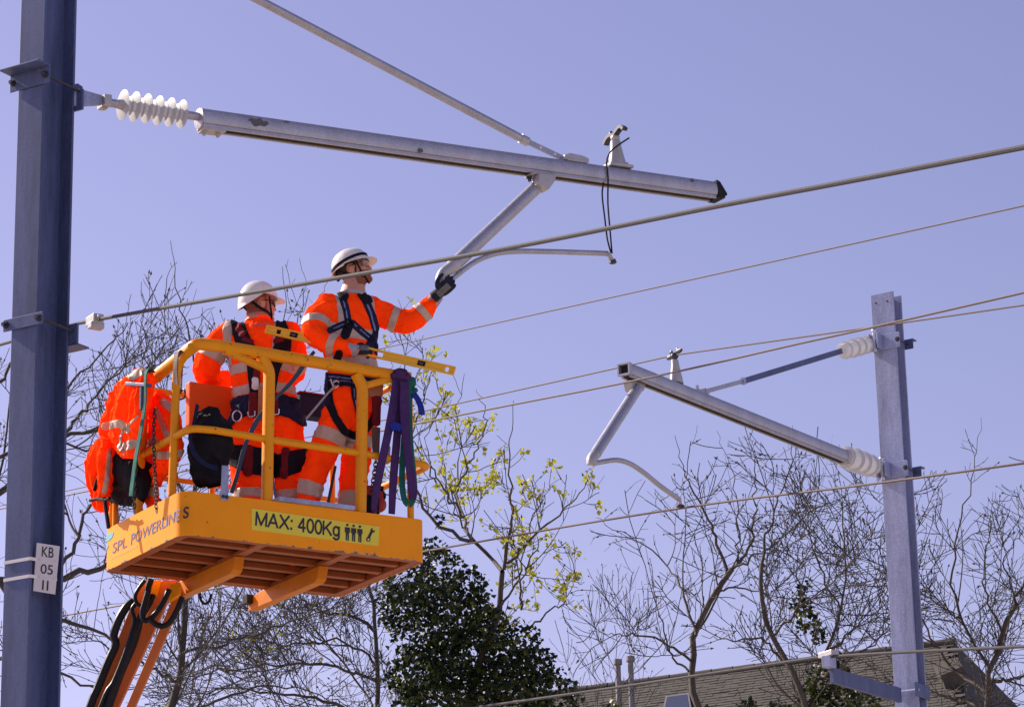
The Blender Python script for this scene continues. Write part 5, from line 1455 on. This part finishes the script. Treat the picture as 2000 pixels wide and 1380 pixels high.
for l, w in zip(legsR, ([(.36, .47), (.86, .985)], [(.36, .46), (.86, .985)])): bands(tR_, P3R, l, w, tR_.obj, .17)
# collar, cuffs
cz = at(690, 577, Y_R)[2]
b = MB(); b.sweep([p for p in ellring(P3R(689, 576), latR * .084, frR * .078, 28)], rect(.008, .013), Z, closed=True); b.build('collar', 'grey_cloth', wR, smooth=60)
for a, e in ((armsR[0], 0), (armsR[1], 0)):
    p1, p0 = P3R(*a[-1][:3]), P3R(*a[-2][:3]); d = nrm(p1 - p0)
    b = MB(); b.tube([p1 - d * .01, p1 + d * .02, p1 + d * .055], [.049, .046, .041], 18); b.build('cuff', 'grey_cloth', wR, smooth=60)
# harness over the jacket
S = lambda *a, **k: jR.strap(*a, **k)
S([(663, 552), (668, 578), (676, 605), (681, 634)], 15, 'shoulder_strap', 'web_navy', wR, wid=[15, 15, 14, 13])
S([(667, 575), (675, 605), (679.5, 632)], 3, 'strap_stripe', 'web_stripe', wR, off=.0085, thick=.002)
S([(708, 577), (716, 592), (727, 618), (735, 648), (737, 680)], 14, 'shoulder_strap', 'web_navy', wR)
S([(711, 583), (723, 612), (731, 645)], 3, 'strap_stripe', 'web_stripe', wR, off=.0085, thick=.002)
S([(645, 645), (664, 636), (680, 630)], 13, 'chest_strap', 'web_navy', wR); S([(688, 631), (706, 648), (724, 662)], 13, 'chest_strap', 'web_navy', wR)
S([(650, 643), (678, 631)], 2.6, 'strap_stripe', 'web_stripe', wR, off=.0085, thick=.002); S([(690, 633), (720, 659)], 2.6, 'strap_stripe', 'web_stripe', wR, off=.0085, thick=.002)
S([(735, 648), (722, 668), (716, 684)], 11, 'chest_strap', 'web_navy', wR); S([(722, 664), (738, 690)], 10, 'chest_strap', 'web_navy', wR)
S([(679, 640), (674, 655)], 17, 'chest_pad', 'web_black', wR, off=.010); S([(662, 690), (655, 715)], 15, 'side_strap', 'web_black', wR)
S([(664, 566), (672, 580)], 17, 'shoulder_pad', 'web_black', wR, off=.012, thick=.01); S([(707, 576), (717, 587)], 17, 'shoulder_pad', 'web_black', wR, off=.012, thick=.01)
_k = np.argmin(np.linalg.norm(jR.px - np.array([683, 633]), axis=1) - jR.face * 5); ring_c = at(682.5, 632, jR.V[_k][1] - .016)
b = MB(); b.tube([ring_c + (latR * math.cos(t) + Z * math.sin(t)) * .030 for t in np.linspace(0, 2 * math.pi, 18, endpoint=False)], .008, 8, closed=True); b.build('chest_ring', 'web_black', wR)
T_ = lambda *a, **k: tR_.strap(*a, **k)
T_([(620, 738), (660, 741), (700, 746), (745, 752)], 22, 'waist_belt', 'web_navy', wR, off=.010, thick=.010)
T_([(640, 735), (690, 742), (740, 748)], 3, 'strap_stripe', 'web_stripe', wR, off=.0125, thick=.002); T_([(640, 742), (690, 748), (740, 754)], 2.5, 'strap_stripe', 'web_stripe', wR, off=.0125, thick=.002)
T_([(640, 755), (644, 785), (656, 818), (672, 842), (692, 851), (712, 842), (728, 818), (740, 785)], 13, 'leg_loop', 'web_black', wR, off=.012, thick=.012, wid=[16, 15, 14, 14, 14, 13, 12, 12])
T_([(636, 735), (636, 765), (640, 785)], 18, 'hip_pad', 'web_navy', wR, off=.02, thick=.02)
T_([(689, 745), (692, 775), (700, 805)], 11, 'hanging_strap', 'web_navy', wR, off=.010, thick=.006); T_([(689, 748), (692, 775), (699, 800)], 3, 'strap_stripe', 'web_stripe', wR, off=.0125, thick=.002)
# head
helmet(wR, LR_, fwR, lfR, upR, 'brim'); glasses(wR, LR_, fwR, lfR, upR, 'clear_lens', 'safety_glasses')
def headpatch(body, c, fw, lf, up, fn, name, m, parent, off=.003):
    V, Q = body; N = normals(V, Q); r = V - c; x, y, z = r @ fw, r @ lf, r @ up
    f = fn(x, y, z); b = clip(V, N, Q, f, off); return b.build(name, m, parent, smooth=60, solid=off) if b.f else None
headpatch(bodyR, headR, fwR, lfR, upR, lambda x, y, z: np.minimum.reduce([-.045 - z + .55 * np.minimum(x - .04, 0) + 0 * x, x - .005, z + .135, .14 - np.abs(y)]), 'beard', 'beard', wR)
headpatch(bodyR, headR, fwR, lfR, upR, lambda x, y, z: np.minimum.reduce([z + .045 + .0 * x, .035 - x - .3 * np.maximum(-z, 0), .085 - np.abs(z) * .2, np.hypot(x + .004, (z + .018) * .8) - .034 + 10 * (np.abs(y) < .06)]), 'hair', 'hair', wR, .004)
# hands: right on the level, left on the tube
LV0, LV1 = at(522, 643, Y_R - .20), at(886, 724, Y_R - .36)
dLv = nrm(LV1 - LV0)
wri = P3R(690, 683, -.285)
lvp = lambda px: LV0 + (LV1 - LV0) * ((px - 522) / (886 - 522))
hand(wR, wri, nrm(lvp(722) - wri + Z * .02), nrm(np.array([.1, .95, -.45])), np.array([.3, -.2, 1.0]), (.75, .95, .7), thumb_curl=.9)
wl = P3R(855, 574, .045)
hand(wR, wl, nrm(at(884, 549, Y_R - .01) - wl), nrm(np.array([-.25, .80, .35])), np.array([-.55, .1, .8]), (.55, 1.0, .9), thumb_curl=.5, size=1.12)
boot(wR, P3R(604, 984, -.06), (.75, -.6), zs + .027 + BO[2]); boot(wR, P3R(688, 1004, .05), (.8, -.5), zs + .027 + BO[2])
# carabiner and lanyard at his hip
b = MB(); c0 = tR_.V[np.argmin(np.linalg.norm(tR_.px - np.array([655, 748]), axis=1) - tR_.face * 5)] - np.array([0, .03, 0])
hk = lambda px, py: at(px, py, c0[1] - .02)
b.tube(smooth_path([hk(646, 740), hk(650, 752), hk(656, 757), hk(662, 750), hk(660, 744), hk(652, 746), hk(651, 756)], 24), .005, 8); b.build('carabiner', 'steel', wR)
b = MB(); b.tube([hk(655, 753), hk(640, 768), hk(598, 818)], .0075, 8); b.build('lanyard_rod', 'grey_cloth', wR)
b = MB(); b.ell(hk(666, 750), ((.02, 0, 0), (0, .014, 0), (0, 0, .016)), 10, 8); b.build('buckle', 'web_black', wR)

# ---- the worker with his back to us
wL = thing('person', bp(loc_b(at(520, 985, Y_L))[0], .78, .065), 'worker seen from behind in orange hi-vis, smooth white helmet and black back harness', 'person', 'two workers in the basket')
aL = math.radians(-16)
latL = np.array([math.cos(aL), math.sin(aL), 0]); frL = np.array([-math.sin(aL), math.cos(aL), 0])
torsoL = [(503, 626, .0, .072, .066), (505, 635, 0, .130, .090), (506, 644, 0, .195, .115), (507, 666, 0, .225, .135), (510, 700, 0, .225, .148), (513, 735, 0, .215, .148), (516, 765, 0, .215, .150), (518, 790, 0, .222, .152)]
armsL = [[(448, 650, .03, .085), (425, 675, .04, .094), (406, 708, .05, .094), (404, 730, .12, .084), (420, 742, .22, .074), (440, 742, .34, .060)],
         [(566, 652, -.03, .085), (572, 680, .0, .090), (574, 710, .05, .086), (572, 728, .15, .078), (566, 730, .26, .066), (556, 726, .36, .056)]]
legsL = [[(486, 830, 0, .128), (484, 875, 0, .128), (486, 920, 0, .120), (487, 970, .02, .112), (488, 1020, .03, .100), (490, 1072, .03, .092)],
         [(556, 830, -.02, .126), (563, 875, -.02, .122), (567, 920, -.02, .115), (570, 970, .0, .108), (572, 1020, .0, .100), (572, 1078, 0, .092)]]
headL = at(506, 594, Y_L + .02); fwL = nrm(np.array([.90, .43, .10]))
P3L, jL, tL_, bodyL, LL_, lfL, upL = figure(wL, Y_L, latL, frL, torsoL, armsL, legsL, headL, fwL, 5, [(517, 778, 0, .200, .140), (520, 805, 0, .212, .152), (522, 835, 0, .225, .158), (523, 850, 0, .19, .13)])
jL.mesh('jacket', 'fluo', wL); tL_.mesh('trousers', 'fluo', wL)
naL = not_arms(jL, P3L, armsL, 1.2)
bands(jL, P3L, armsL[0], [(.24, .38)], jL.obj, .13); bands(jL, P3L, armsL[1], [(.30, .42), (.68, .78)], jL.obj, .13)
hband(jL, 716, 736, Y_L, jL.obj, naL, x0=515); hband(jL, 760, 778, Y_L, jL.obj, naL, x0=515)
for u0 in (-.19, .17):
    u = (jL.V - P3L(507, 660)) @ latL; z0 = at(515, 720, Y_L)[2]
    jL.patch(np.minimum.reduce([.030 - np.abs(u - u0), jL.V[:, 2] - z0, naL + .055]), 'reflective_band', 'reflect', jL.obj, .0035)
for l in legsL: bands(tL_, P3L, l, [(.52, .60), (.80, .87)], tL_.obj, .2)
SL = lambda *a, **k: jL.strap(*a, **k)
SL([(462, 628), (470, 650), (480, 678), (490, 692)], 30, 'back_strap', 'web_black', wL, wid=[24, 28, 32, 34], off=.012, thick=.012)
SL([(549, 634), (553, 652), (552, 675), (546, 694)], 30, 'back_strap', 'web_black', wL, wid=[22, 28, 32, 34], off=.012, thick=.012)
SL([(484, 686), (500, 697), (517, 701), (535, 699), (550, 690)], 22, 'back_yoke', 'web_black', wL, off=.012, thick=.012)
SL([(497, 700), (496, 730), (498, 765), (500, 785)], 22, 'back_strap', 'web_black', wL, wid=[30, 22, 18, 18], off=.012, thick=.012)
SL([(538, 700), (534, 730), (530, 765), (530, 785)], 20, 'back_strap', 'web_black', wL, wid=[28, 20, 16, 16], off=.012, thick=.012)
SL([(466, 640), (474, 652)], 14, 'pad_panel', 'maroon', wL, off=.015, thick=.003); SL([(480, 664), (492, 668)], 10, 'pad_panel', 'maroon', wL, off=.015, thick=.003); SL([(538, 668), (548, 664)], 10, 'pad_panel', 'maroon', wL, off=.015, thick=.003)
SL([(503, 722), (503, 742)], 12, 'pad_panel', 'maroon', wL, off=.018, thick=.004); SL([(500, 744), (500, 756)], 13, 'white_tab', 'tie_white', wL, off=.019, thick=.004)
SL([(524, 744), (524, 752)], 10, 'white_tab', 'tie_white', wL, off=.019, thick=.004)
TL = lambda *a, **k: tL_.strap(*a, **k)
TL([(436, 822), (452, 805), (475, 794), (505, 790), (540, 790), (572, 798), (596, 814)], 38, 'tool_belt', 'web_navy', wL, off=.022, thick=.02)
SL([(436, 815), (455, 796), (476, 784), (505, 780), (540, 780), (570, 788), (592, 800)], 22, 'tool_belt', 'web_navy', wL, off=.020, thick=.018)
TL([(448, 886), (470, 892), (500, 900), (526, 906)], 50, 'leg_pad', 'web_black', wL, off=.014, thick=.014, wid=[36, 46, 52, 50])
TL([(536, 912), (560, 906), (585, 898), (604, 890)], 40, 'leg_pad', 'web_black', wL, off=.014, thick=.014, wid=[42, 46, 42, 34])
TL([(486, 878), (484, 922)], 16, 'pad_panel', 'maroon', wL, off=.017, thick=.003); TL([(558, 880), (556, 928)], 14, 'pad_panel', 'maroon', wL, off=.017, thick=.003)
bk = lambda px, py, d=0.0: at(px, py, Y_L - .21 + d)
def pouch(px0, px1, py0, py1, name, m, d=.0, th=.04):
    b = MB(); b.prism([bk(px0, py0, d), bk(px1, py0 + 1, d), bk(px1 + 1, py1 + 1, d), bk(px0 - 1, py1, d)], np.array([0, th, 0])); return b.build(name, m, wL, smooth=0, bevel=.006, fixn=True)
pouch(486, 502, 764, 812, 'tool_pouch', 'maroon'); pouch(532, 543, 766, 808, 'tool_pouch', 'maroon'); pouch(504, 517, 752, 816, 'hammer_frog', 'tan', -.01)
for x0, x1, y in ((484, 498, 812), (530, 545, 808)):
    b = MB(); b.tube(arc_bend([bk(x0, y - 8, -.02), bk(x0 + 1, y + 2, -.02), bk(x1, y, -.02), bk(x1, y - 10, -.02)], .01, 3), .004, 6); b.build('pouch_wire', 'steel', wL)
for cx, cy, r in ((437, 828, .022), (463, 812, .030)):
    b = MB(); b.tube([bk(cx, cy, -.03) + np.array([math.cos(t), 0, math.sin(t) * 1.25]) * r for t in np.linspace(0, 2 * math.pi, 16, endpoint=False)], .0045, 8, closed=True); b.build('belt_ring', 'steel', wL)
helmet(wL, LL_, fwL, lfL, upL, 'smooth'); glasses(wL, LL_, fwL, lfL, upL, 'lens', 'sunglasses')
headpatch(bodyL, headL, fwL, lfL, upL, lambda x, y, z: np.minimum.reduce([z + .075, .03 - x, np.hypot(x + .004, (z + .018) * .8) - .034 + 10 * (np.abs(y) < .06)]), 'hair', 'beard', wL, .0025)
b = MB(); b.sweep([p for p in ellring(P3L(504, 624), latL * .078, frL * .074, 28)], rect(.007, .010), Z, closed=True); b.build('collar', 'fluo', wL, smooth=60)
# small print across his shoulders
i0 = np.argmin(np.linalg.norm(jL.px - np.array([518, 636]), axis=1) - jL.face * 8); pp = jL.V[i0]
tq = lambda px, py: at(px, py, pp[1] - .02)
text_part('POWERLINES', tq(489, 638), tq(528, 636), tq(489, 632.5), wL, 'navy_print', name='back_print', lift=.002)
for a, th in ((armsL[0], np.array([0, 0, 1.0])), (armsL[1], np.array([0, 0, 1.0]))):
    p1, p0 = P3L(*a[-1][:3]), P3L(*a[-2][:3]); d = nrm(p1 - p0)
    b = MB(); b.tube([p1 - d * .01, p1 + d * .05], [.052, .044], 16); b.build('cuff', 'grey_cloth', wL, smooth=60)
    hand(wL, p1 + d * .045, d, np.array([0, .2, -1.0]), latL * (1 if a is armsL[0] else -1), (.35, .5, .4))
for px, py, dy in ((490, 1080, .03), (572, 1085, 0)): boot(wL, P3L(px, py, dy), (.35, .93), BO[2] + .066)

# ------------------------------------------------------------------ spirit level
lv = thing('spirit_level', LV0 + dLv * .6 - Z * .05, 'long yellow spirit level held in the standing worker\'s gloved hand', 'spirit level')
uL = nrm(Z - dLv * (Z @ dLv)); nLv = np.cross(dLv, uL); nLv = nLv if nLv[1] < 0 else -nLv
LT = np.linalg.norm(LV1 - LV0); HH = .029
for s_ in (-1, 1):
    b = MB(); b.box((LV0 + LV1) / 2 + uL * s_ * (HH - .006), dLv * LT / 2, nLv * .013, uL * .006); b.build('flange', 'level', lv, smooth=0, bevel=.0015)
holes = [(.05, .075), (.525, .625), (.955, .975)]; x0 = 0.0
for h0, h1 in holes + [(1.0, 1.0)]:
    if h0 > x0:
        b = MB(); b.box(LV0 + dLv * LT * (x0 + h0) / 2, dLv * LT * (h0 - x0) / 2, nLv * .006, uL * (HH - .012)); b.build('web', 'level', lv, smooth=0)
    x0 = h1
for f in (.145, .83):
    c = LV0 + dLv * LT * f
    b = MB(); b.box(c + nLv * .008, dLv * .026, nLv * .004, uL * .017); v = b.build('vial_holder', 'web_black', lv, smooth=0, bevel=.003)
    b = MB(); b.tube([c + nLv * .013 - dLv * .014, c + nLv * .013 + dLv * .014], .007, 10); b.build('vial', 'lens', v)
for f, e in ((0, -1), (1, 1)):
    b = MB(); b.box(LV0 + dLv * LT * f + dLv * e * .004, dLv * .004, nLv * .013, uL * HH); b.build('end_cap', 'level', lv, smooth=0, bevel=.002)
c = LV0 + dLv * LT * .75 + nLv * .007
text_part('level', c - dLv * .04 - uL * .008, c + dLv * .03 - uL * .008, c - dLv * .04 + uL * .006, lv, 'black_print', name='maker_print', lift=.0005) if False else None
# ------------------------------------------------------------------ things hung on the rails
def ribbon(pts, w, th=.006, wdir=None, n=30, wid=None):
    P = smooth_path(pts, n); b = MB()
    wd = np.array([1.0, 0, 0]) if wdir is None else wdir
    sc = None if wid is None else np.interp(np.linspace(0, 1, len(P)), np.linspace(0, 1, len(wid)), wid)
    T = np.gradient(P, axis=0); V = []; rings = []
    for i, p in enumerate(P):
        t = nrm(T[i]); u = wd if np.linalg.norm(np.cross(wd, t)) > .35 else nrm(wd + Z * .8)
        u = nrm(u - t * (u @ t)); nn_ = np.cross(t, u); k = 1 if sc is None else sc[i]
        bow = .004 * math.sin(i * .9)
        rings.append([p + u * w / 2 * k + nn_ * th / 2, p + nn_ * (th / 2 + bow), p - u * w / 2 * k + nn_ * th / 2, p - u * w / 2 * k - nn_ * th / 2, p + nn_ * (-th / 2 + bow), p + u * w / 2 * k - nn_ * th / 2])
    b.loft(rings); return b
rs = lambda px, py, d=-.05: bf(px, py, TY + d)
def sling(name, label, cat, group, segs, knots, m):
    root = thing(name, rs(*segs[0][0][0][:2]) * np.array([1, 1, 1]), label, cat, group)
    for pts, w, wid in segs:
        ribbon([rs(*q) for q in pts], w, .010, BX, 30, wid).build('webbing', m, root, smooth=60, fixn=True)
    for (px, py, r, sx) in knots:
        mb = MB()
        rng = np.random.default_rng(int(px)); c = rs(px, py, -.03)
        for k in range(5):
            o = np.array([rng.normal() * .25, rng.normal() * .3, rng.normal() * .35]) * r
            mb.ell(c + o, (BX * r * sx, BY * r * .9, Z * r * .62), 14, 10)
        V, Q = remesh(mb, .006, 3); V = wrinkle(V, Q, .006, 28, 2); build_np('knot', V, Q, m, root)
    return root
sling('lifting_sling', 'purple webbing sling knotted on the right end of the top rail', 'sling', 'lifting slings on the basket',
      [([(774, 742, -.04), (768, 790, -.05), (757, 850, -.06), (742, 920, -.05), (731, 985, -.03), (733, 1000, -.02)], .055, [.9, 1, 1, 1, .8, .6]),
       ([(786, 748, -.05), (780, 800, -.04), (774, 870, -.03), (768, 940, -.02), (765, 1003, -.01)], .055, [1, .9, 1, 1, .8]),
       ([(790, 745, -.07), (790, 800, -.08), (793, 850, -.09), (800, 910, -.09), (806, 955, -.08), (806, 975, -.08)], .065, [1, 1.1, .9, .9, 1, .7])],
      [(783, 735, .05, 1.1), (788, 838, .034, 1.0)], 'purple')
sling('lifting_sling', 'green webbing sling looped over the right end of the top rail', 'sling', 'lifting slings on the basket',
      [([(800, 745, -.05), (799, 800, -.05), (802, 870, -.05), (808, 930, -.04), (809, 965, -.04), (800, 985, -.04), (789, 972, -.04), (785, 930, -.03), (789, 860, -.02), (796, 780, -.02)], .040, None)],
      [(803, 748, .042, .9), (805, 765, .03, .9)], 'green')
b = ribbon([rs(808, 768, -.06), rs(816, 780, -.07), rs(822, 795, -.08), rs(824, 810, -.08)], .045, .006, BX, 12); tag(b.build('strap_tail', 'blue', None, smooth=60, fixn=True), 'short bright blue strap tail sticking out below the green knot', 'strap')
b = ribbon([rs(763, 836, -.07), rs(772, 832, -.08), rs(783, 836, -.085)], .05, .008, Z, 10); tag(b.build('strap_tail', 'blue', None, smooth=60, fixn=True), 'short blue tab on the middle of the purple sling', 'strap')
# lanyard across the back of the left worker
ly = lambda px, py, d: at(px, py, Y_L - .26 + d)
b = ribbon([ly(614, 686, -.02), ly(597, 708, -.02), ly(570, 745, -.02), ly(540, 776, -.03), ly(522, 795, -.04), ly(500, 825, -.04), ly(478, 872, -.06), ly(464, 925, -.08), ly(452, 962, -.08)], .036, .005, BX, 40, [.6, .9, .8, .5, .9, 1, .8, .8, .8])
tag(b.build('lanyard_strap', 'lanyard', None, smooth=60, fixn=True), 'slate blue lanyard strap slanting across the back of the left worker', 'strap')
# draped clothes: closed lofts with folds
def drape(name, mat_, rows, label, cat, group, plane, depth, folds, seed, bandrows=(), root=None, amp=.022, wr=.02):
    """rows: (y, x_left, x_right) in the picture, on the plane where the cloth hangs"""
    rng = np.random.default_rng(seed); N = 56; rings = []
    ys = np.linspace(rows[0][0], rows[-1][0], 44)
    rx = np.array(rows, float)
    for y in ys:
        xl = np.interp(y, rx[:, 0], rx[:, 1]); xr_ = np.interp(y, rx[:, 0], rx[:, 2]); t = (y - ys[0]) / (ys[-1] - ys[0])
        A, B = plane(xl, y), plane(xr_, y); u = B - A; w = np.linalg.norm(u); u = nrm(u); nrm_ = nrm(np.cross(u, Z)); nrm_ = nrm_ if nrm_ @ (CAM - A) > 0 else -nrm_
        ring = []
        for k in range(N):
            a = 2 * math.pi * k / N; c_, s_ = math.cos(a), math.sin(a)
            x = (1 + abs(c_) ** .8 * np.sign(c_)) / 2
            fold = sum(am * math.sin(fr * x * 6.28 + ph + 2.2 * t * dr) for fr, am, ph, dr in folds) * min(1, t * 2.5 + .25)
            dd_ = (abs(s_) ** .7 * np.sign(s_)) * depth * (.45 + .75 * math.sin(min(t * 1.15 + .15, 1) * math.pi) ** .7) + fold * amp
            ring.append(A + u * w * x + nrm_ * dd_)
        rings.append(ring)
    mb = MB(); mb.loft(rings); V, Q = remesh(mb, .0105, 2)
    V = wrinkle(V, Q, wr, 7.5, seed, (1, 1, .7), .75)
    own = root is None
    if own: root = thing(name, V[np.argmin(V[:, 2])], label, cat, group)
    o = build_np('cloth', V, Q, mat_, root); N_ = normals(V, Q); px = proj(V)
    for (line, w) in bandrows:
        P = np.array(line, float); best = np.full(len(V), -1e9)
        for a, c2 in zip(P[:-1], P[1:]):
            d, t = seg_dist(px, a, c2); best = np.maximum(best, w / 2 - d)
        g = clip(V, N_, Q, best, .003)
        for q in pieces(g): q.build('reflective_band', 'reflect', o, smooth=60, solid=.003)
    return root
EN = lambda d: (lambda px, py: be(px, py, d))
FO = [(2.2, 1.0, .4, 1.0), (4.3, .6, 1.9, -1.4), (6.5, .35, .2, 2.0)]
j1 = drape('draped_jacket', 'fluo', [(722, 276, 286), (735, 264, 290), (750, 244, 292), (774, 229, 290), (810, 213, 286), (834, 205, 283), (850, 198, 279), (870, 217, 273), (893, 243, 267)],
      'orange hi-vis jacket draped over the left end of the top rail, nearest the corner post', 'jacket', 'clothes and bags hung on the basket', EN(-.06), .055, FO, 3,
      [([(282, 722), (258, 735)], 16), ([(206, 832), (235, 826), (248, 838)], 15), ([(238, 873), (262, 866)], 17), ([(270, 812), (240, 840), (235, 858), (243, 890)], 4)])
j2 = drape('draped_jacket', 'fluo', [(762, 298, 308), (775, 290, 324), (795, 286, 340), (830, 284, 352), (870, 284, 358), (895, 290, 356), (915, 290, 336), (935, 292, 318), (948, 296, 306)],
      'second orange hi-vis jacket hanging inside the corner behind the chain', 'jacket', 'clothes and bags hung on the basket', EN(.14), .05, FO, 4,
      [([(318, 785), (340, 800)], 15), ([(305, 800), (318, 830), (326, 850)], 12), ([(290, 868), (302, 860)], 16), ([(308, 888), (335, 888), (355, 885)], 16)])
j3 = drape('draped_jacket', 'fluo', [(860, 196, 214), (885, 188, 216), (910, 182, 216), (950, 178, 212), (980, 186, 206), (998, 192, 202)],
      'orange hi-vis sleeve bundle tied with a black cord, hanging lowest at the left', 'jacket', 'clothes and bags hung on the basket', EN(-.08), .06, FO, 6,
      [([(214, 880), (210, 925), (204, 960)], 9)])
b = MB(); cw_ = EN(-.13)
b.tube(smooth_path([cw_(176, 977), cw_(190, 974), cw_(206, 976), cw_(214, 972)], 10), .011, 8); b.tube(smooth_path([cw_(204, 972), cw_(207, 995), cw_(212, 1030)], 8), .013, 8); b.tube(smooth_path([cw_(191, 925), cw_(189, 940), cw_(184, 957)], 8), .012, 8)
b.build('cord', 'web_black', j3)
bag0 = drape('kit_bag', 'bag_black', [(880, 222, 262), (905, 214, 280), (940, 210, 286), (970, 212, 284), (982, 222, 276), (987, 236, 262)], 'black fabric kit bag hanging behind the left corner posts', 'bag', 'clothes and bags hung on the basket', EN(.06), .10, [(1.5, .5, 0, 0)], 8, [], amp=.01, wr=.012)
b = drape('draped_jacket', 'fluo', [(945, 284, 302), (970, 286, 304), (985, 288, 306), (1000, 292, 302)], 'small orange sleeve end with grey band peeping below the second jacket', 'jacket', 'clothes and bags hung on the basket', EN(.16), .04, [(1.5, .5, 0, 0)], 9, [([(288, 955), (304, 955)], 26)], wr=.006, amp=.008)
# black rucksack between the corner and the left worker
FP = lambda d: (lambda px, py: bf(px, py, d))
rk = drape('rucksack', 'bag_black', [(800, 398, 408), (815, 388, 424), (835, 378, 442), (870, 374, 449), (910, 373, 447), (938, 376, 444), (948, 390, 436)], 'black rucksack hanging on the front rail beside the left worker', 'rucksack', None, FP(.22), .12, [(1.5, .5, 0, 0), (3.5, .4, 1, 1)], 10, [], amp=.015, wr=.022)
ribbon([bf(386, 790, .12), bf(378, 830, .10), bf(372, 860, .08), bf(380, 885, .06), bf(400, 905, .05), bf(425, 915, .05)], .030, .006, Z, 20).build('shoulder_strap', 'web_navy', rk, smooth=60, fixn=True)
# slings at the left
sl2 = thing('lifting_sling', be(262, 970, -.1), 'green webbing sling hanging from the left top rail before the jacket', 'sling', 'lifting slings on the basket')
ribbon([be(296, 728, .0), be(288, 722, -.10), be(284, 740, -.14), be(284, 780, -.14), be(277, 830, -.13), be(266, 890, -.13), be(259, 940, -.13), be(256, 968, -.13)], .052, .007, BY, 36, [1, .9, .5, .55, .9, 1, 1, 1.1]).build('webbing', 'green', sl2, smooth=60, fixn=True)
bs = thing('strap', be(350, 770, 0), 'faded brown strap wound over the corner of the top rail', 'strap')
ribbon([be(350, 770, .10), be(352, 730, .10), be(351, 700, .06), be(348, 688, -.0), be(345, 694, -.04), be(343, 720, -.04), be(344, 750, -.02)], .055, .008, BY, 26).build('webbing', 'brown_strap', bs, smooth=60, fixn=True)
b = MB(); b.tube(smooth_path([be(350, 768, .1), be(360, 760, .1), be(361, 775, .1), be(352, 780, .1)], 12), .006, 8); b.build('hook', 'steel_dark', bs)
# small purple-blue ratchet bar on the rail
rt = thing('ratchet_clamp', be(275, 750, -.12), 'flat violet steel clamp bar sticking out left of the corner post', 'clamp')
b = MB(); b.beam(be(250, 750, -.14), be(291, 752, -.10), .05, .022); b.build('bar', 'galv', rt, smooth=0, bevel=.003)
b = MB(); b.beam(be(277, 756, -.12), be(276, 800, -.12), .03, .02, BX); b.build('handle', 'lanyard', rt, smooth=0, bevel=.003)
# chains
def chain(pts, label, n, r=.011):
    P = resample(smooth_path(pts, 40), n); root = thing('chain', P[-1], label, 'chain', 'chains on the basket gates')
    for i in range(n - 1):
        a, c2 = P[i], P[i + 1]; t = nrm(c2 - a); s_ = BX if i % 2 else BY; L_ = np.linalg.norm(c2 - a) * .72; m_ = (a + c2) / 2
        b = MB(); b.tube([m_ + t * (math.sin(q) * L_) + s_ * (math.cos(q) * r) for q in np.linspace(0, 2 * math.pi, 10, endpoint=False)], .0042, 5, closed=True); b.build('link', 'chain', root)
chain([be(302, 800, .0), be(300, 860, .0), be(303, 930, .0), be(306, 1000, .0)], 'dark chain hanging behind the left corner post', 26)
chain([be(266, 905, .0), be(263, 960, .0), be(262, 1000, .0)], 'short dark chain by the middle left post', 12)
chain([rs(735, 895, .1), rs(730, 930, .1), rs(724, 965, .1)], 'chain of the red hoist at the right end of the basket', 10, .013)
# red chain hoist lying in the corner
ho = thing('chain_hoist', rs(725, 1000, .2), 'red chain hoist and tackle heaped inside the right end of the basket', 'hoist')
rng = np.random.default_rng(9); 
for (px, py, r) in ((722, 972, .05), (738, 985, .055), (728, 995, .05), (742, 968, .04)):
    mb = MB(); c = rs(px, py, .22); mb.lathe(c - BY * r * .6, BY, [(0, r * .6), (r * .2, r), (r, r), (r * 1.2, r * .6)], 18); mb.box(c + Z * r, BX * r * .5, BY * r * .5, Z * r * .6)
    mb.build('hoist_body', 'red' if r > .045 else 'web_black', ho, smooth=40, bevel=.004)
mb = MB(); c = rs(720, 990, .24); mb.box(c, BX * .05, BY * .06, Z * .07); mb.build('hoist_case', 'web_black', ho, smooth=0, bevel=.01)
# flat pack of leather tool strips by the right post
tp = thing('tool_holster', rs(728, 800, .1), 'worn holster and pouches hanging beside the right worker', 'holster')
for (x0, y0, x1, y1, m_) in ((722, 748, 750, 775, 'tan'), (731, 770, 746, 830, 'maroon'), (731, 832, 744, 885, 'brown_strap'), (753, 868, 764, 905, 'tie_white')):
    b = MB(); b.prism([rs(x0, y0, .06), rs(x1, y0 + 2, .06), rs(x1 - 2, y1, .06), rs(x0 + 1, y1 - 2, .06)], BY * .04); b.build('pouch', m_, tp, smooth=0, bevel=.008, fixn=True)
# striped rods leaning inside the basket
for (a, c2, lab) in (((527, 905), (540, 978), 'thin grey pole leaning behind the middle front post'), ((655, 910), (640, 985), 'thin dark pole leaning between the legs of the standing worker')):
    b = MB(); P0_, P1_ = bf(*a, .40), bf(*c2, .40); d = nrm(P1_ - P0_); ln = (loc_b(P0_)[2] - .07) / max(-d[2], .2)
    b.tube([P0_, P0_ + d * ln], .010, 8); tag(b.build('pole', 'steel_dark' if a[0] > 600 else 'galv', None), lab, 'pole')
